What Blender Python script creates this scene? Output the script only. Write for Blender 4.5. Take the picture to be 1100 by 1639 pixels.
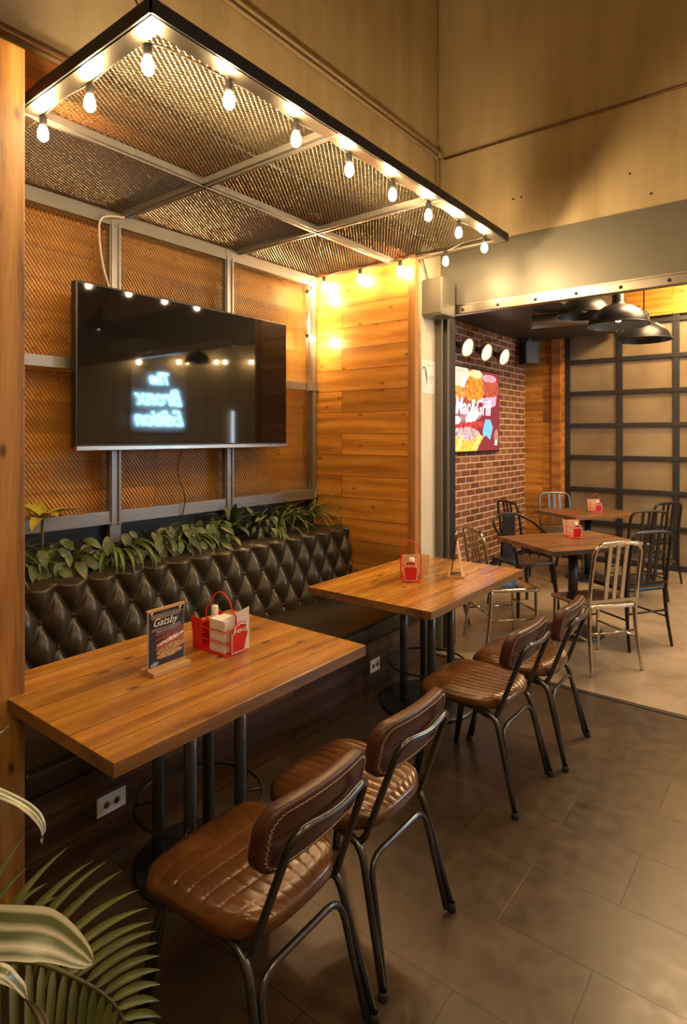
import bpy, bmesh, math, random
from math import sin, cos, pi, radians, sqrt, atan2
from mathutils import Vector, Matrix, noise
random.seed(7)
for o in list(bpy.data.objects): bpy.data.objects.remove(o)
S = bpy.context.scene
C = S.collection

# ------------------------------------------------------------------ camera, world, exposure
cd = bpy.data.cameras.new('camera'); cam = bpy.data.objects.new('camera', cd); C.objects.link(cam)
cam.location = (0, 0, 1.6); cam.rotation_euler = (radians(90), 0, radians(38))
cd.sensor_fit = 'HORIZONTAL'; cd.sensor_width = 36; cd.lens = 36*960/1100; cd.shift_y = -(819.5-698)/1100
cd.clip_start = .02
S.camera = cam
S.view_settings.view_transform = 'Standard'; S.view_settings.look = 'None'; S.view_settings.gamma = 1
S.view_settings.use_curve_mapping = False
S.view_settings.exposure = 0.75
W = bpy.data.worlds.new('world'); S.world = W; W.use_nodes = True
W.node_tree.nodes['Background'].inputs[0].default_value = (1, .78, .55, 1)
W.node_tree.nodes['Background'].inputs[1].default_value = .06
BULB = 300.0            # radiance of the string bulbs
def area(name, loc, rot, size, power, col, sy=None):
    l = bpy.data.lights.new(name, 'AREA'); l.energy = power; l.size = size; l.color = col
    if sy: l.shape = 'RECTANGLE'; l.size_y = sy
    o = bpy.data.objects.new(name, l); o.location = loc; o.rotation_euler = rot; C.objects.link(o); return o
area('dining_room_ceiling_light', (.4, -.6, 3.4), (0, 0, 0), 1.6, 21, (1, .70, .38))
area('front_room_ceiling_light', (1.3, 2.0, 3.4), (0, 0, 0), 1.0, 24, (1, .68, .36))
area('back_room_ceiling_light', (-.6, 5.6, 3.45), (0, 0, 0), 1.0, 85, (1, .66, .33))
area('garage_door_wall_light', (-.9, 7.3, 3.40), (radians(25), 0, 0), .3, 45, (1, .64, .28))
area('daylight_behind_garage_door', (-.2, 9.3, 1.7), (radians(90), 0, 0), 1.6, 42, (.72, .85, 1), 2.4)

# ------------------------------------------------------------------ node helpers
class NT:
    def __init__(s, name):
        s.m = bpy.data.materials.new(name); s.m.use_nodes = True; s.t = s.m.node_tree
        s.b = s.t.nodes['Principled BSDF']
    def n(s, typ, **kw):
        nd = s.t.nodes.new(typ)
        for k, v in kw.items():
            if k.startswith('i_'):
                key = k[2:]
                key = int(key) if key.isdigit() else key.replace('_', ' ')
                if hasattr(v, 'node'): s.t.links.new(v, nd.inputs[key])
                else: nd.inputs[key].default_value = v
            else: setattr(nd, k, v)
        return nd
    def set(s, **kw):
        for k, v in kw.items():
            key = k.replace('_', ' ')
            if hasattr(v, 'node'): s.t.links.new(v, s.b.inputs[key])
            else: s.b.inputs[key].default_value = v
        return s.m
    def coord(s, axes='xyz', scale=(1, 1, 1), off=(0, 0, 0)):
        tc = s.n('ShaderNodeTexCoord'); sp = s.n('ShaderNodeSeparateXYZ'); s.t.links.new(tc.outputs['Object'], sp.inputs[0])
        cb = s.n('ShaderNodeCombineXYZ')
        for i, a in enumerate(axes): s.t.links.new(sp.outputs['xyz'.index(a)], cb.inputs[i])
        mp = s.n('ShaderNodeMapping'); s.t.links.new(cb.outputs[0], mp.inputs[0])
        mp.inputs['Scale'].default_value = scale; mp.inputs['Location'].default_value = off
        return mp.outputs[0]
    def noise(s, vec, scale, detail=4, rough=.55, dist=0):
        nd = s.n('ShaderNodeTexNoise', i_Vector=vec, i_Scale=scale, i_Detail=detail, i_Roughness=rough, i_Distortion=dist)
        return nd.outputs['Fac']
    def ramp(s, fac, stops):
        r = s.n('ShaderNodeValToRGB', i_Fac=fac); e = r.color_ramp.elements
        while len(e) < len(stops): e.new(.5)
        for el, (p, c) in zip(e, stops):
            el.position = p; el.color = (*c, 1) if len(c) == 3 else c
        return r.outputs[0]
    def mix(s, a, b, fac, mode='MIX'):
        m = s.n('ShaderNodeMix', data_type='RGBA', blend_type=mode)
        for k, v in ((0, fac), (6, a), (7, b)):
            if hasattr(v, 'node'): s.t.links.new(v, m.inputs[k])
            else: m.inputs[k].default_value = (*v, 1) if isinstance(v, tuple) and len(v) == 3 else v
        return m.outputs[2]
    def math(s, op, a, b=0.0):
        m = s.n('ShaderNodeMath', operation=op)
        for k, v in ((0, a), (1, b)):
            if hasattr(v, 'node'): s.t.links.new(v, m.inputs[k])
            else: m.inputs[k].default_value = v
        return m.outputs[0]
    def bump(s, h, strength=.3, dist=.01):
        s.set(Normal=s.n('ShaderNodeBump', i_Height=h, i_Strength=strength, i_Distance=dist).outputs[0])

def plain(name, col, rough=.5, metal=0, spec=None, bump=None, var=0, coat=0):
    t = NT(name); v = t.coord()
    c = (*col, 1)
    if var:
        c = t.mix(tuple(x*(1-var) for x in col), tuple(min(1, x*(1+var)) for x in col), t.noise(v, 6, 6))
    t.set(Base_Color=c, Roughness=rough, Metallic=metal, Coat_Weight=coat)
    if bump: t.bump(t.noise(v, bump[0], 5), bump[1], .005)
    return t.m

def wood(name, axes, dark, mid, light, plank=None, rough=.38, knots=.0, gs=1.0, coat=.0, plankvar=.35, bump=.15, off=(0, 0, 0), streak=1.0):
    """axes[0] runs along the grain, axes[1] across it"""
    t = NT(name)
    v = t.coord(axes, off=off)
    vec = v
    if plank:
        br = t.n('ShaderNodeTexBrick', i_Vector=v, i_Scale=1.0, i_Color1=(0, 0, 0, 1), i_Color2=(1, 1, 1, 1), i_Mortar=(.5, .5, .5, 1))
        br.inputs['Mortar Size'].default_value = .0018; br.inputs['Mortar Smooth'].default_value = .2
        br.inputs['Brick Width'].default_value = plank[0]; br.inputs['Row Height'].default_value = plank[1]
        br.offset = .37; br.offset_frequency = 2
        # shift the grain per plank
        sh = t.n('ShaderNodeVectorMath', operation='MULTIPLY_ADD', i_0=br.outputs['Color'], i_1=(9, 7, 5), i_2=v)
        vec = sh.outputs[0]
    mp = t.n('ShaderNodeMapping', i_Vector=vec); mp.inputs['Scale'].default_value = (.9*gs, 7*gs, 4*gs)
    n1 = t.noise(mp.outputs[0], 1.3, 5, .58, .9)
    mp2 = t.n('ShaderNodeMapping', i_Vector=vec); mp2.inputs['Scale'].default_value = (3*gs, 90*gs, 30*gs)
    n2 = t.noise(mp2.outputs[0], 1.5, 3, .6, .3)
    wv = t.n('ShaderNodeTexWave', i_Vector=mp.outputs[0], i_Scale=.42, i_Distortion=7, i_Detail=2.5, wave_type='BANDS', bands_direction='Y')
    wv.inputs['Detail Scale'].default_value = .8
    f = t.math('ADD', t.math('MULTIPLY', n1, .62+.2*(1-streak)), t.math('ADD', t.math('MULTIPLY', wv.outputs['Fac'], .14*(.4+.6*streak)), t.math('MULTIPLY', n2, .24*streak)))
    col = t.ramp(f, [(.28, dark), (.5, mid), (.74, light)])
    if knots:
        mk = t.n('ShaderNodeMapping', i_Vector=vec); mk.inputs['Scale'].default_value = (2.6, 5.5, 0)
        vo = t.n('ShaderNodeTexVoronoi', voronoi_dimensions='2D', i_Vector=mk.outputs[0], i_Scale=1.0)
        k = t.ramp(vo.outputs['Distance'], [(0.0, (1, 1, 1)), (knots*.7, (.8, .8, .8)), (knots*1.6, (0, 0, 0))])
        col = t.mix(col, tuple(x*.8 for x in dark), k)
    if plank:
        pc = t.ramp(br.outputs['Color'], [(0, (1-plankvar,)*3), (.45, (1, 1, 1)), (1, (1+plankvar*.35, 1+plankvar*.3, 1+plankvar*.2))])
        col = t.mix(col, pc, 1.0, 'MULTIPLY')
        col = t.mix(col, tuple(x*.25 for x in dark), br.outputs['Fac'])
    t.set(Base_Color=col, Roughness=t.math('ADD', t.math('MULTIPLY', n2, .22), rough-.1), Coat_Weight=coat)
    t.b.inputs['Coat Roughness'].default_value = .18
    h = t.math('MULTIPLY', f, .3)
    if plank: h = t.math('SUBTRACT', h, br.outputs['Fac'])
    t.bump(h, bump, .004)
    return t.m

# ------------------------------------------------------------------ materials
M = {}
M['wall_wood'] = wood('honey_planks', 'xzy', (.24, .085, .010), (.48, .20, .030), (.66, .33, .065), (.95, .162), .34, .045, coat=.25)
M['side_wood'] = wood('honey_planks_side', 'yzx', (.30, .11, .012), (.56, .25, .036), (.74, .38, .075), (1.1, .162), .4, .045)
M['dark_planks'] = wood('dark_bench_planks', 'yzx', (.016, .007, .003), (.055, .024, .009), (.15, .075, .028), (1.4, .13), .42, .03, bump=.35)
M['post_wood'] = wood('burnt_pine', 'zyx', (.07, .03, .014), (.36, .165, .035), (.56, .31, .08), None, .42, .05, 1.3, bump=.3)
M['beam_wood'] = wood('beam_pine', 'yzx', (.12, .04, .012), (.36, .14, .035), (.5, .22, .06), None, .45, .0, .7)
M['trim_wood'] = wood('trim_pine', 'zxy', (.16, .065, .02), (.34, .15, .04), (.46, .22, .07), None, .42)
M['table_wood'] = wood('varnished_table_planks', 'yxz', (.17, .060, .009), (.49, .215, .030), (.70, .37, .075), (6, .125), .27, .06, coat=.5, plankvar=.22, bump=.12, off=(1.5, .07, 0), streak=.6)
M['edge_wood'] = wood('table_edge', 'yzx', (.10, .045, .016), (.25, .12, .04), (.38, .20, .07), None, .4, coat=.3)
M['dull_table'] = wood('dark_table_planks', 'yxz', (.10, .04, .014), (.19, .085, .032), (.27, .13, .05), (2, .12), .38, .04, coat=.2, plankvar=.2)
M['pale_wood'] = wood('pale_stand_wood', 'yzx', (.4, .22, .09), (.6, .38, .18), (.75, .52, .28), None, .5)

def concrete(name, a, b, rough=.75, sc=1.0, streak=True, bump=.15):
    t = NT(name); v = t.coord()
    n1 = t.noise(v, 1.7*sc, 8, .62)
    f = n1
    if streak:
        mp = t.n('ShaderNodeMapping', i_Vector=v); mp.inputs['Scale'].default_value = (3.2, 3.2, .22)
        f = t.math('ADD', t.math('MULTIPLY', n1, .45), t.math('MULTIPLY', t.noise(mp.outputs[0], 2.2, 4), .55))
    t.set(Base_Color=t.ramp(f, [(.32, a), (.68, b)]), Roughness=rough)
    t.bump(t.noise(v, 30, 5), bump, .003)
    return t.m
M['plaster'] = concrete('old_plaster', (.46, .36, .20), (.68, .56, .34))
M['cream'] = concrete('cream_paint', (.62, .54, .38), (.70, .62, .46), .6, streak=False)
M['ceiling'] = concrete('dark_ceiling', (.12, .10, .08), (.18, .15, .12))
M['soffit'] = plain('dark_soffit', (.05, .045, .035), .5, bump=(9, .2))
M['floor_back'] = concrete('polished_concrete', (.20, .15, .095), (.36, .28, .19), .26, 1.2, False, .05)

def tilefloor():
    t = NT('slate_floor_tiles'); v = t.coord('xyz', off=(.517, -1.245+.315*8, 0))
    br = t.n('ShaderNodeTexBrick', i_Vector=v, i_Scale=1.0, i_Color1=(0, 0, 0, 1), i_Color2=(1, 1, 1, 1), i_Mortar=(0, 0, 0, 1))
    br.inputs['Mortar Size'].default_value = .0022; br.inputs['Mortar Smooth'].default_value = .3
    br.inputs['Brick Width'].default_value = .6; br.inputs['Row Height'].default_value = .315
    br.offset = .5
    n1 = t.noise(v, 2.2, 8, .65, .6); n2 = t.noise(v, 14, 6, .6)
    f = t.math('ADD', t.math('MULTIPLY', n1, .65), t.math('MULTIPLY', n2, .35))
    col = t.ramp(f, [(.3, (.030, .018, .010)), (.55, (.060, .037, .019)), (.75, (.105, .066, .034))])
    pc = t.ramp(br.outputs['Color'], [(0, (.78,)*3), (1, (1.15,)*3)])
    col = t.mix(col, pc, 1.0, 'MULTIPLY')
    col = t.mix(col, (.018, .012, .008), br.outputs['Fac'])
    t.set(Base_Color=col, Roughness=t.math('ADD', t.math('MULTIPLY', n2, .25), .20))
    h = t.math('SUBTRACT', t.math('MULTIPLY', n2, .12), br.outputs['Fac'])
    t.bump(h, .25, .003)
    return t.m
M['floor'] = tilefloor()
def brick():
    t = NT('red_brick'); v = t.coord('yzx')
    br = t.n('ShaderNodeTexBrick', i_Vector=v, i_Scale=1.0, i_Color1=(0, 0, 0, 1), i_Color2=(1, 1, 1, 1), i_Mortar=(.5, .5, .5, 1))
    br.inputs['Mortar Size'].default_value = .0075; br.inputs['Mortar Smooth'].default_value = .15
    br.inputs['Brick Width'].default_value = .235; br.inputs['Row Height'].default_value = .076
    n = t.noise(v, 25, 6, .6)
    col = t.ramp(br.outputs['Color'], [(0, (.15, .055, .026)), (.5, (.24, .092, .044)), (1, (.33, .14, .07))])
    col = t.mix(col, t.ramp(n, [(.3, (.6, .6, .6)), (.7, (1.25, 1.2, 1.1))]), .8, 'MULTIPLY')
    col = t.mix(col, (.66, .50, .33), br.outputs['Fac'])
    t.set(Base_Color=col, Roughness=.8)
    t.bump(t.math('SUBTRACT', t.math('MULTIPLY', n, .25), br.outputs['Fac']), .6, .01)
    return t.m
M['brick'] = brick()
M['steel'] = plain('brushed_steel', (.42, .38, .32), .3, 1, bump=(60, .05), var=.12)
M['steel_plate'] = plain('grey_painted_steel', (.20, .19, .155), .42, .35, var=.12, bump=(3, .05))
M['steel_box'] = plain('grey_box_paint', (.22, .205, .165), .36, .4, var=.08)
M['guide'] = plain('dull_grey_guide', (.15, .14, .11), .4, .4)
M['mesh'] = plain('expanded_metal', (.55, .50, .41), .42, 1)
M['frame'] = plain('grey_frame_steel', (.25, .24, .225), .4, .7, var=.08)
M['dark_steel'] = plain('blackened_steel', (.045, .045, .048), .38, .6, var=.15)
M['tube'] = plain('gunmetal_tube', (.11, .11, .115), .24, .85, var=.15)
M['table_leg'] = plain('charcoal_table_pipe', (.10, .105, .115), .32, .55, var=.1)
M['black'] = plain('black_paint', (.012, .012, .013), .35)
M['blackrubber'] = plain('black_rubber', (.02, .02, .02), .7)
M['chrome'] = plain('polished_aluminium', (.62, .58, .52), .13, 1, var=.05)
M['black_chair'] = plain('black_chair_metal', (.022, .019, .017), .28, .4)
M['grey_chair'] = plain('grey_chair_metal', (.20, .19, .18), .28, .8)
M['leather'] = plain('dark_tufted_leather', (.036, .027, .016), .31, bump=(90, .12), var=.25)
M['button'] = plain('leather_button', (.02, .015, .012), .35)
def brown_leather():
    t = NT('cognac_leather'); v = t.coord()
    n = t.noise(v, 7, 6, .6); n2 = t.noise(v, 160, 3)
    t.set(Base_Color=t.ramp(n, [(.3, (.060, .021, .006)), (.55, (.105, .040, .011)), (.8, (.17, .072, .020))]), Roughness=.26)
    t.bump(n2, .12, .002); t.b.inputs['Coat Weight'].default_value = .25; t.b.inputs['Coat Roughness'].default_value = .2
    return t.m
M['cognac'] = brown_leather()
M['back_leather'] = plain('oxblood_leather', (.068, .023, .012), .36, bump=(140, .15), var=.25)
M['stitch'] = plain('cream_thread', (.55, .43, .32), .7)
M['red'] = plain('red_plastic', (.62, .010, .012), .28)
M['redwire'] = plain('red_wire', (.65, .03, .02), .35)
M['white'] = plain('white_plastic', (.78, .76, .72), .4)
M['napkin'] = plain('white_paper', (.78, .78, .80), .8)
M['kraft'] = plain('kraft_card', (.62, .40, .22), .7)
M['mustard'] = plain('mustard_sauce', (.78, .42, .02), .35)
M['outlet_face'] = plain('outlet_metal', (.25, .22, .18), .4, .5)
M['soil'] = plain('dark_soil', (.02, .014, .009), .9, bump=(40, .6))
M['conduit'] = plain('painted_conduit', (.40, .31, .19), .4, .3)
M['brownpipe'] = plain('brown_pipe', (.20, .12, .06), .35, .3)
M['cable'] = plain('dark_cable', (.06, .045, .03), .45)
M['white_cable'] = plain('grey_cable', (.5, .45, .36), .45)
M['tv'] = plain('tv_glass', (.006, .005, .005), .035)
M['tvbody'] = plain('tv_plastic', (.012, .012, .013), .35)
M['grey'] = plain('light_grey_print', (.45, .43, .40), .7)
M['ink'] = plain('grey_ink', (.16, .13, .10), .7)
M['clear'] = plain('clear_sheet', (.6, .62, .64), .1)
def emis(name, col, st):
    t = NT(name); t.set(Base_Color=(0, 0, 0, 1), Emission_Color=(*col, 1), Emission_Strength=st); return t.m
M['bulb'] = emis('lit_bulb_glass', (1, .68, .34), BULB)
M['neon'] = emis('blue_neon', (.25, .58, 1), 60)
M['ledstrip'] = emis('white_led_strip', (.7, .88, 1), 9)
M['spot_lens'] = emis('lit_spot_lens', (1, .74, .40), 1.1)
M['spot_core'] = emis('lit_spot_core', (1, .86, .62), 9)
M['pendant_bulb'] = emis('lit_pendant_bulb', (1, .70, .38), 90)
def leafmat(name, a, b, stripe=None, rough=.42):
    t = NT(name); v = t.coord()
    n = t.noise(v, 9, 5)
    col = t.ramp(n, [(.3, a), (.7, b)])
    if stripe:
        at = t.n('ShaderNodeAttribute', attribute_name='across')
        n3 = t.noise(v, 30, 4)
        f = t.math('ADD', at.outputs['Fac'], t.math('MULTIPLY', t.math('SUBTRACT', n3, .5), .06))
        rp = t.n('ShaderNodeValToRGB', i_Fac=f); e = rp.color_ramp.elements
        pos = [0, .1, .16, .3, .42, .5, .62, .75, .88, 1]
        for _ in range(len(pos)-2): e.new(.5)
        for i, el in enumerate(e):
            el.position = pos[i]; k = i % 2
            cc = stripe if (i in (0, 1, 4, 7, 9)) else a
            el.color = (*cc, 1)
        col = rp.outputs[0]
    t.set(Base_Color=col, Roughness=rough)
    t.b.inputs['Subsurface Weight'].default_value = 0
    return t.m
M['leaf_dark'] = leafmat('dark_green_leaf', (.012, .028, .005), (.04, .07, .012))
M['leaf_mid'] = leafmat('mid_green_leaf', (.045, .075, .008), (.13, .17, .022))
M['leaf_yellow'] = leafmat('yellow_green_leaf', (.30, .28, .02), (.50, .42, .05))
M['leaf_mottle'] = leafmat('mottled_leaf', (.014, .036, .006), (.10, .13, .035))
M['leaf_palm'] = leafmat('palm_leaf', (.035, .05, .008), (.115, .125, .02))
M['leaf_stripe'] = leafmat('striped_leaf', (.12, .15, .07), (.2, .25, .1), stripe=(.62, .62, .54), rough=.28)
M['stem'] = leafmat('plant_stem', (.06, .06, .015), (.12, .11, .03))
def pane():
    t = NT('ribbed_pane')
    v = t.coord()
    sp = t.n('ShaderNodeTexWave', i_Vector=v, i_Scale=26.0, i_Distortion=.2, wave_type='BANDS', bands_direction='X')
    n = t.noise(v, 1.3, 3)
    t.set(Base_Color=t.ramp(n, [(.35, (.25, .175, .10)), (.65, (.40, .30, .18))]), Roughness=.27)
    t.b.inputs['Transmission Weight'].default_value = .35
    t.bump(sp.outputs['Fac'], .25, .004)
    return t.m
M['pane'] = pane()
def picture(name, st, rough=.4):
    t = NT(name); a = t.n('ShaderNodeAttribute', attribute_name='Col')
    if st: t.set(Base_Color=(0, 0, 0, 1), Emission_Color=a.outputs['Color'], Emission_Strength=st, Roughness=.2)
    else: t.set(Base_Color=a.outputs['Color'], Roughness=rough)
    return t.m
M['lightbox'] = picture('backlit_picture', .75)
M['print'] = picture('printed_card', 0, .22)

# ------------------------------------------------------------------ geometry helpers
def BM(): return bmesh.new()
def box(bm, x0, x1, y0, y1, z0, z1, bev=0):
    vs = [bm.verts.new((x, y, z)) for x in (x0, x1) for y in (y0, y1) for z in (z0, z1)]
    fs = [(0, 1, 3, 2), (4, 6, 7, 5), (0, 4, 5, 1), (2, 3, 7, 6), (0, 2, 6, 4), (1, 5, 7, 3)]
    faces = [bm.faces.new([vs[i] for i in f]) for f in fs]
    if bev:
        es = list({e for f in faces for e in f.edges})
        bmesh.ops.bevel(bm, geom=es, offset=bev, segments=2, affect='EDGES', profile=.6)
    return vs
def frames(pts, closed=False):
    P = [Vector(p) for p in pts]; n = len(P); T = []
    for i in range(n):
        if closed: d = P[(i+1) % n]-P[i-1]
        else: d = P[min(i+1, n-1)]-P[max(i-1, 0)]
        T.append(d.normalized() if d.length > 1e-9 else Vector((0, 0, 1)))
    up = Vector((0, 0, 1)) if abs(T[0].z) < .9 else Vector((1, 0, 0))
    N = [(up-T[0]*up.dot(T[0])).normalized()]
    for i in range(1, n):
        q = T[i-1].rotation_difference(T[i]); v = q @ N[-1]
        N.append((v-T[i]*v.dot(T[i])).normalized())
    return P, T, N
def tube(bm, pts, r, seg=10, closed=False, cap=True):
    P, T, N = frames(pts, closed); rings = []
    for i, (p, t, nn) in enumerate(zip(P, T, N)):
        b = t.cross(nn); rr = r[i] if isinstance(r, (list, tuple)) else r
        rings.append([bm.verts.new(p+(nn*cos(2*pi*k/seg)+b*sin(2*pi*k/seg))*rr) for k in range(seg)])
    m = len(rings)
    for i in range(m if closed else m-1):
        a, b = rings[i], rings[(i+1) % m]
        for k in range(seg):
            bm.faces.new((a[k], a[(k+1) % seg], b[(k+1) % seg], b[k])).smooth = True
    if cap and not closed:
        bm.faces.new(rings[0][::-1]); bm.faces.new(rings[-1])
def fillet(pts, r, seg=6, closed=False):
    P = [Vector(p) for p in pts]; out = []
    n = len(P)
    for i in range(n):
        if not closed and i in (0, n-1): out.append(P[i]); continue
        a, b, c = P[i-1], P[i], P[(i+1) % n]
        d1 = (a-b); d2 = (c-b); rr = min(r, d1.length*.48, d2.length*.48)
        p0 = b+d1.normalized()*rr; p1 = b+d2.normalized()*rr
        for k in range(seg+1):
            u = k/seg; out.append(p0*(1-u)**2+b*2*u*(1-u)+p1*u*u)
    return out
def smoothpath(pts, n=6):
    P = [Vector(p) for p in pts]; out = []
    for i in range(len(P)-1):
        p0 = P[max(i-1, 0)]; p1 = P[i]; p2 = P[i+1]; p3 = P[min(i+2, len(P)-1)]
        for k in range(n):
            t = k/n
            out.append(.5*((2*p1)+(p2-p0)*t+(2*p0-5*p1+4*p2-p3)*t*t+(3*p1-p0-3*p2+p3)*t**3))
    out.append(P[-1]); return out
def lathe(bm, prof, seg=24, c=(0, 0, 0), mat=None):
    rings = []; c = Vector(c)
    for r, z in prof:
        if r < 1e-6: v = [bm.verts.new(tr(mat, Vector((0, 0, z)))+c)]
        else: v = [bm.verts.new(tr(mat, Vector((r*cos(2*pi*k/seg), r*sin(2*pi*k/seg), z)))+c) for k in range(seg)]
        rings.append(v)
    for a, b in zip(rings, rings[1:]):
        for k in range(seg):
            k2 = (k+1) % seg
            if len(a) == 1 and len(b) == 1: continue
            if len(a) == 1: f = bm.faces.new((a[0], b[k2], b[k]))
            elif len(b) == 1: f = bm.faces.new((a[k], a[k2], b[0]))
            else: f = bm.faces.new((a[k], a[k2], b[k2], b[k]))
            f.smooth = True
def tr(m, v): return m @ v if m is not None else v
def prism(bm, poly, f0, f1):
    """poly: list of 2-D points; f0,f1 map (u,v)->3-D for the two faces"""
    a = [bm.verts.new(f0(*p)) for p in poly]; b = [bm.verts.new(f1(*p)) for p in poly]
    bm.faces.new(a[::-1]); bm.faces.new(b); n = len(poly)
    for i in range(n): bm.faces.new((a[i], a[(i+1) % n], b[(i+1) % n], b[i]))
def obj(name, bm, mat, parent=None, smooth=None, mods=None, loc=None, rz=None):
    if isinstance(bm, bmesh.types.BMesh):
        bmesh.ops.recalc_face_normals(bm, faces=bm.faces[:])
        me = bpy.data.meshes.new(name)
        if smooth is not None:
            for f in bm.faces: f.smooth = smooth
        bm.to_mesh(me); bm.free()
    else: me = bm
    me.materials.clear()
    for m in (mat if isinstance(mat, list) else [mat]): me.materials.append(M[m] if isinstance(m, str) else m)
    o = bpy.data.objects.new(name, me); C.objects.link(o)
    if parent: o.parent = parent
    if loc: o.location = loc
    if rz is not None: o.rotation_euler.z = rz
    return o
def struct(name, bm, mat, **k):
    o = obj(name, bm, mat, **k); o['kind'] = 'structure'; return o
def tag(o, label, cat, group=None, kind=None):
    o['label'] = label; o['category'] = cat
    if group: o['group'] = group
    if kind: o['kind'] = kind
    return o
def thing(name, loc, label, cat, rz=0, group=None):
    o = bpy.data.objects.new(name, None); o.empty_display_size = .1; C.objects.link(o); o.location = loc; o.rotation_euler.z = rz
    return tag(o, label, cat, group)
def copy_tree(o, parent=None):
    c = o.copy(); C.objects.link(c)
    if parent: c.parent = parent
    for ch in list(o.children): copy_tree(ch, c)
    return c
def text(name, s, size, mat, parent, M4, ext=.0006, shear=0, sx=1, bold=0, neon=0):
    cu = bpy.data.curves.new('t', 'FONT'); cu.body = s; cu.size = size; cu.extrude = ext; cu.align_x = 'CENTER'; cu.align_y = 'CENTER'
    cu.shear = shear; cu.offset = bold; cu.resolution_u = 3
    if neon: cu.fill_mode = 'NONE'; cu.bevel_depth = neon; cu.bevel_resolution = 2
    t = bpy.data.objects.new('t', cu); C.objects.link(t)
    dg = bpy.context.evaluated_depsgraph_get(); me = bpy.data.meshes.new_from_object(t.evaluated_get(dg))
    bpy.data.objects.remove(t)
    me.transform(Matrix.Diagonal((sx, 1, 1, 1))); me.transform(M4)
    return obj(name, me, mat, parent)
def basis(origin, ex, ey):
    ex = Vector(ex).normalized(); ey = Vector(ey).normalized(); ez = ex.cross(ey)
    m = Matrix((ex, ey, ez)).transposed().to_4x4(); m.translation = Vector(origin); return m
def sbox(name, mat, *a, bev=0, **k):
    b = BM(); box(b, *a, bev=bev); return struct(name, b, mat, **k)

# ------------------------------------------------------------------ setting
XW = -3.2; YE = 3.63; YB = 4.05; YF = 8.0
sbox('floor', 'floor', -3.4, 2.4, -3.2, 3.86, -.1, 0)
b = BM(); box(b, -3.4, 2.4, 3.90, 8.6, -.1, 0); struct('floor_back_room', b, 'floor_back').name = 'floor.001'
sbox('trim_1', 'dark_steel', -2.2, 2.2, 3.86, 3.90, -.1, .004)
sbox('ceiling', 'ceiling', -3.4, 2.4, -3.2, 4.2, 5.2, 5.3)
b = BM(); box(b, -3.4, 2.4, 4.2, 8.2, 3.5, 3.6); struct('ceiling', b, 'ceiling')
# left wall: upper plaster over the nook, planked wall behind the mesh, cream pier
sbox('wall_left', 'plaster', -2.5, -2.25, -3.2, YB, 3.0, 5.2)
sbox('wall_nook', 'side_wood', -3.4, XW, .6, YE, 0, 3.0)
sbox('wall_nook_end', 'wall_wood', -3.4, -2.25, YE, YE+.12, 0, 3.0)
sbox('wall_pier', 'cream', -3.4, -2.22, YE+.12, YB+.12, 0, 3.0)
sbox('trim_2', 'trim_wood', -2.25, -2.19, YE-.01, YE+.035, 0, 2.9, bev=.003)
sbox('wall_left_front', 'plaster', -3.4, -2.6, -3.2, .6, 0, 3.0)
sbox('wall_nook_start', 'side_wood', -3.2, -2.3, .6, .7, 0, 3.0)
sbox('wall_front', 'plaster', -3.4, 2.4, -3.3, -3.2, 0, 5.2)
sbox('wall_right', 'plaster', 2.2, 2.4, -3.2, 8.2, 0, 5.2)
# wall with the big opening
sbox('wall_back', 'plaster', -3.4, 2.2, YB+.02, YB+.14, 3.0, 5.2)
b = BM(); box(b, -2.25, 2.2, YB-.01, YB+.12, 2.565, 3.0); struct('trim_3', b, 'steel_plate')
b = BM(); box(b, -2.2, 2.2, YB-.04, YB+.02, 2.50, 2.560, bev=.004); box(b, -2.2, 2.2, YB-.018, YB-.012, 2.56, 2.575)
struct('trim_4', b, 'steel')
b = BM()
for i in range(13):
    lathe(b, [(.011, 0), (.011, .004), (.006, .007), (0, .007)], 10, (-2.02+i*.27, YB-.04, 2.528), Matrix.Rotation(radians(90), 4, 'X'))
tag(struct('trim_5', b, 'dark_steel'), 'row of bolt heads along the steel door rail', 'bolts')
# door guide on the pier
b = BM()
box(b, -2.22, -2.17, 3.955, 3.985, 0, 2.5); box(b, -2.22, -2.205, 3.985, 4.06, 0, 2.5); box(b, -2.22, -2.16, 4.035, 4.065, 0, 2.5)
box(b, -2.21, -2.19, 4.0, 4.012, 0, 2.5)
struct('door_1', b, 'guide')
b = BM(); box(b, -2.215, -2.17, YB+.015, YB+.13, 0, 2.5); struct('door_2', b, 'dark_steel')
# back room
sbox('wall_brick', 'brick', -3.4, -3.1, YB+.12, YF, 0, 3.5)
sbox('wall_far', 'wall_wood', -3.1, -2.56, YF, YF+.15, 0, 3.5)
b = BM(); box(b, -2.56, 2.2, YF, YF+.15, 3.05, 3.5); struct('wall_far', b, 'wall_wood')
sbox('trim_6', 'beam_wood', -2.72, -2.60, YF-.05, YF, 0, 2.88, bev=.004)
sbox('baseboard_far', 'dark_steel', -3.1, -2.56, YF-.02, YF, 0, .09)
sbox('baseboard_brick', 'dark_steel', -3.1, -3.08, YB+.14, YF-.02, 0, .07)
sbox('trim_7', 'soffit', -3.1, -1.9, YB+.14, YF-.05, 2.88, 3.5)
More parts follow.
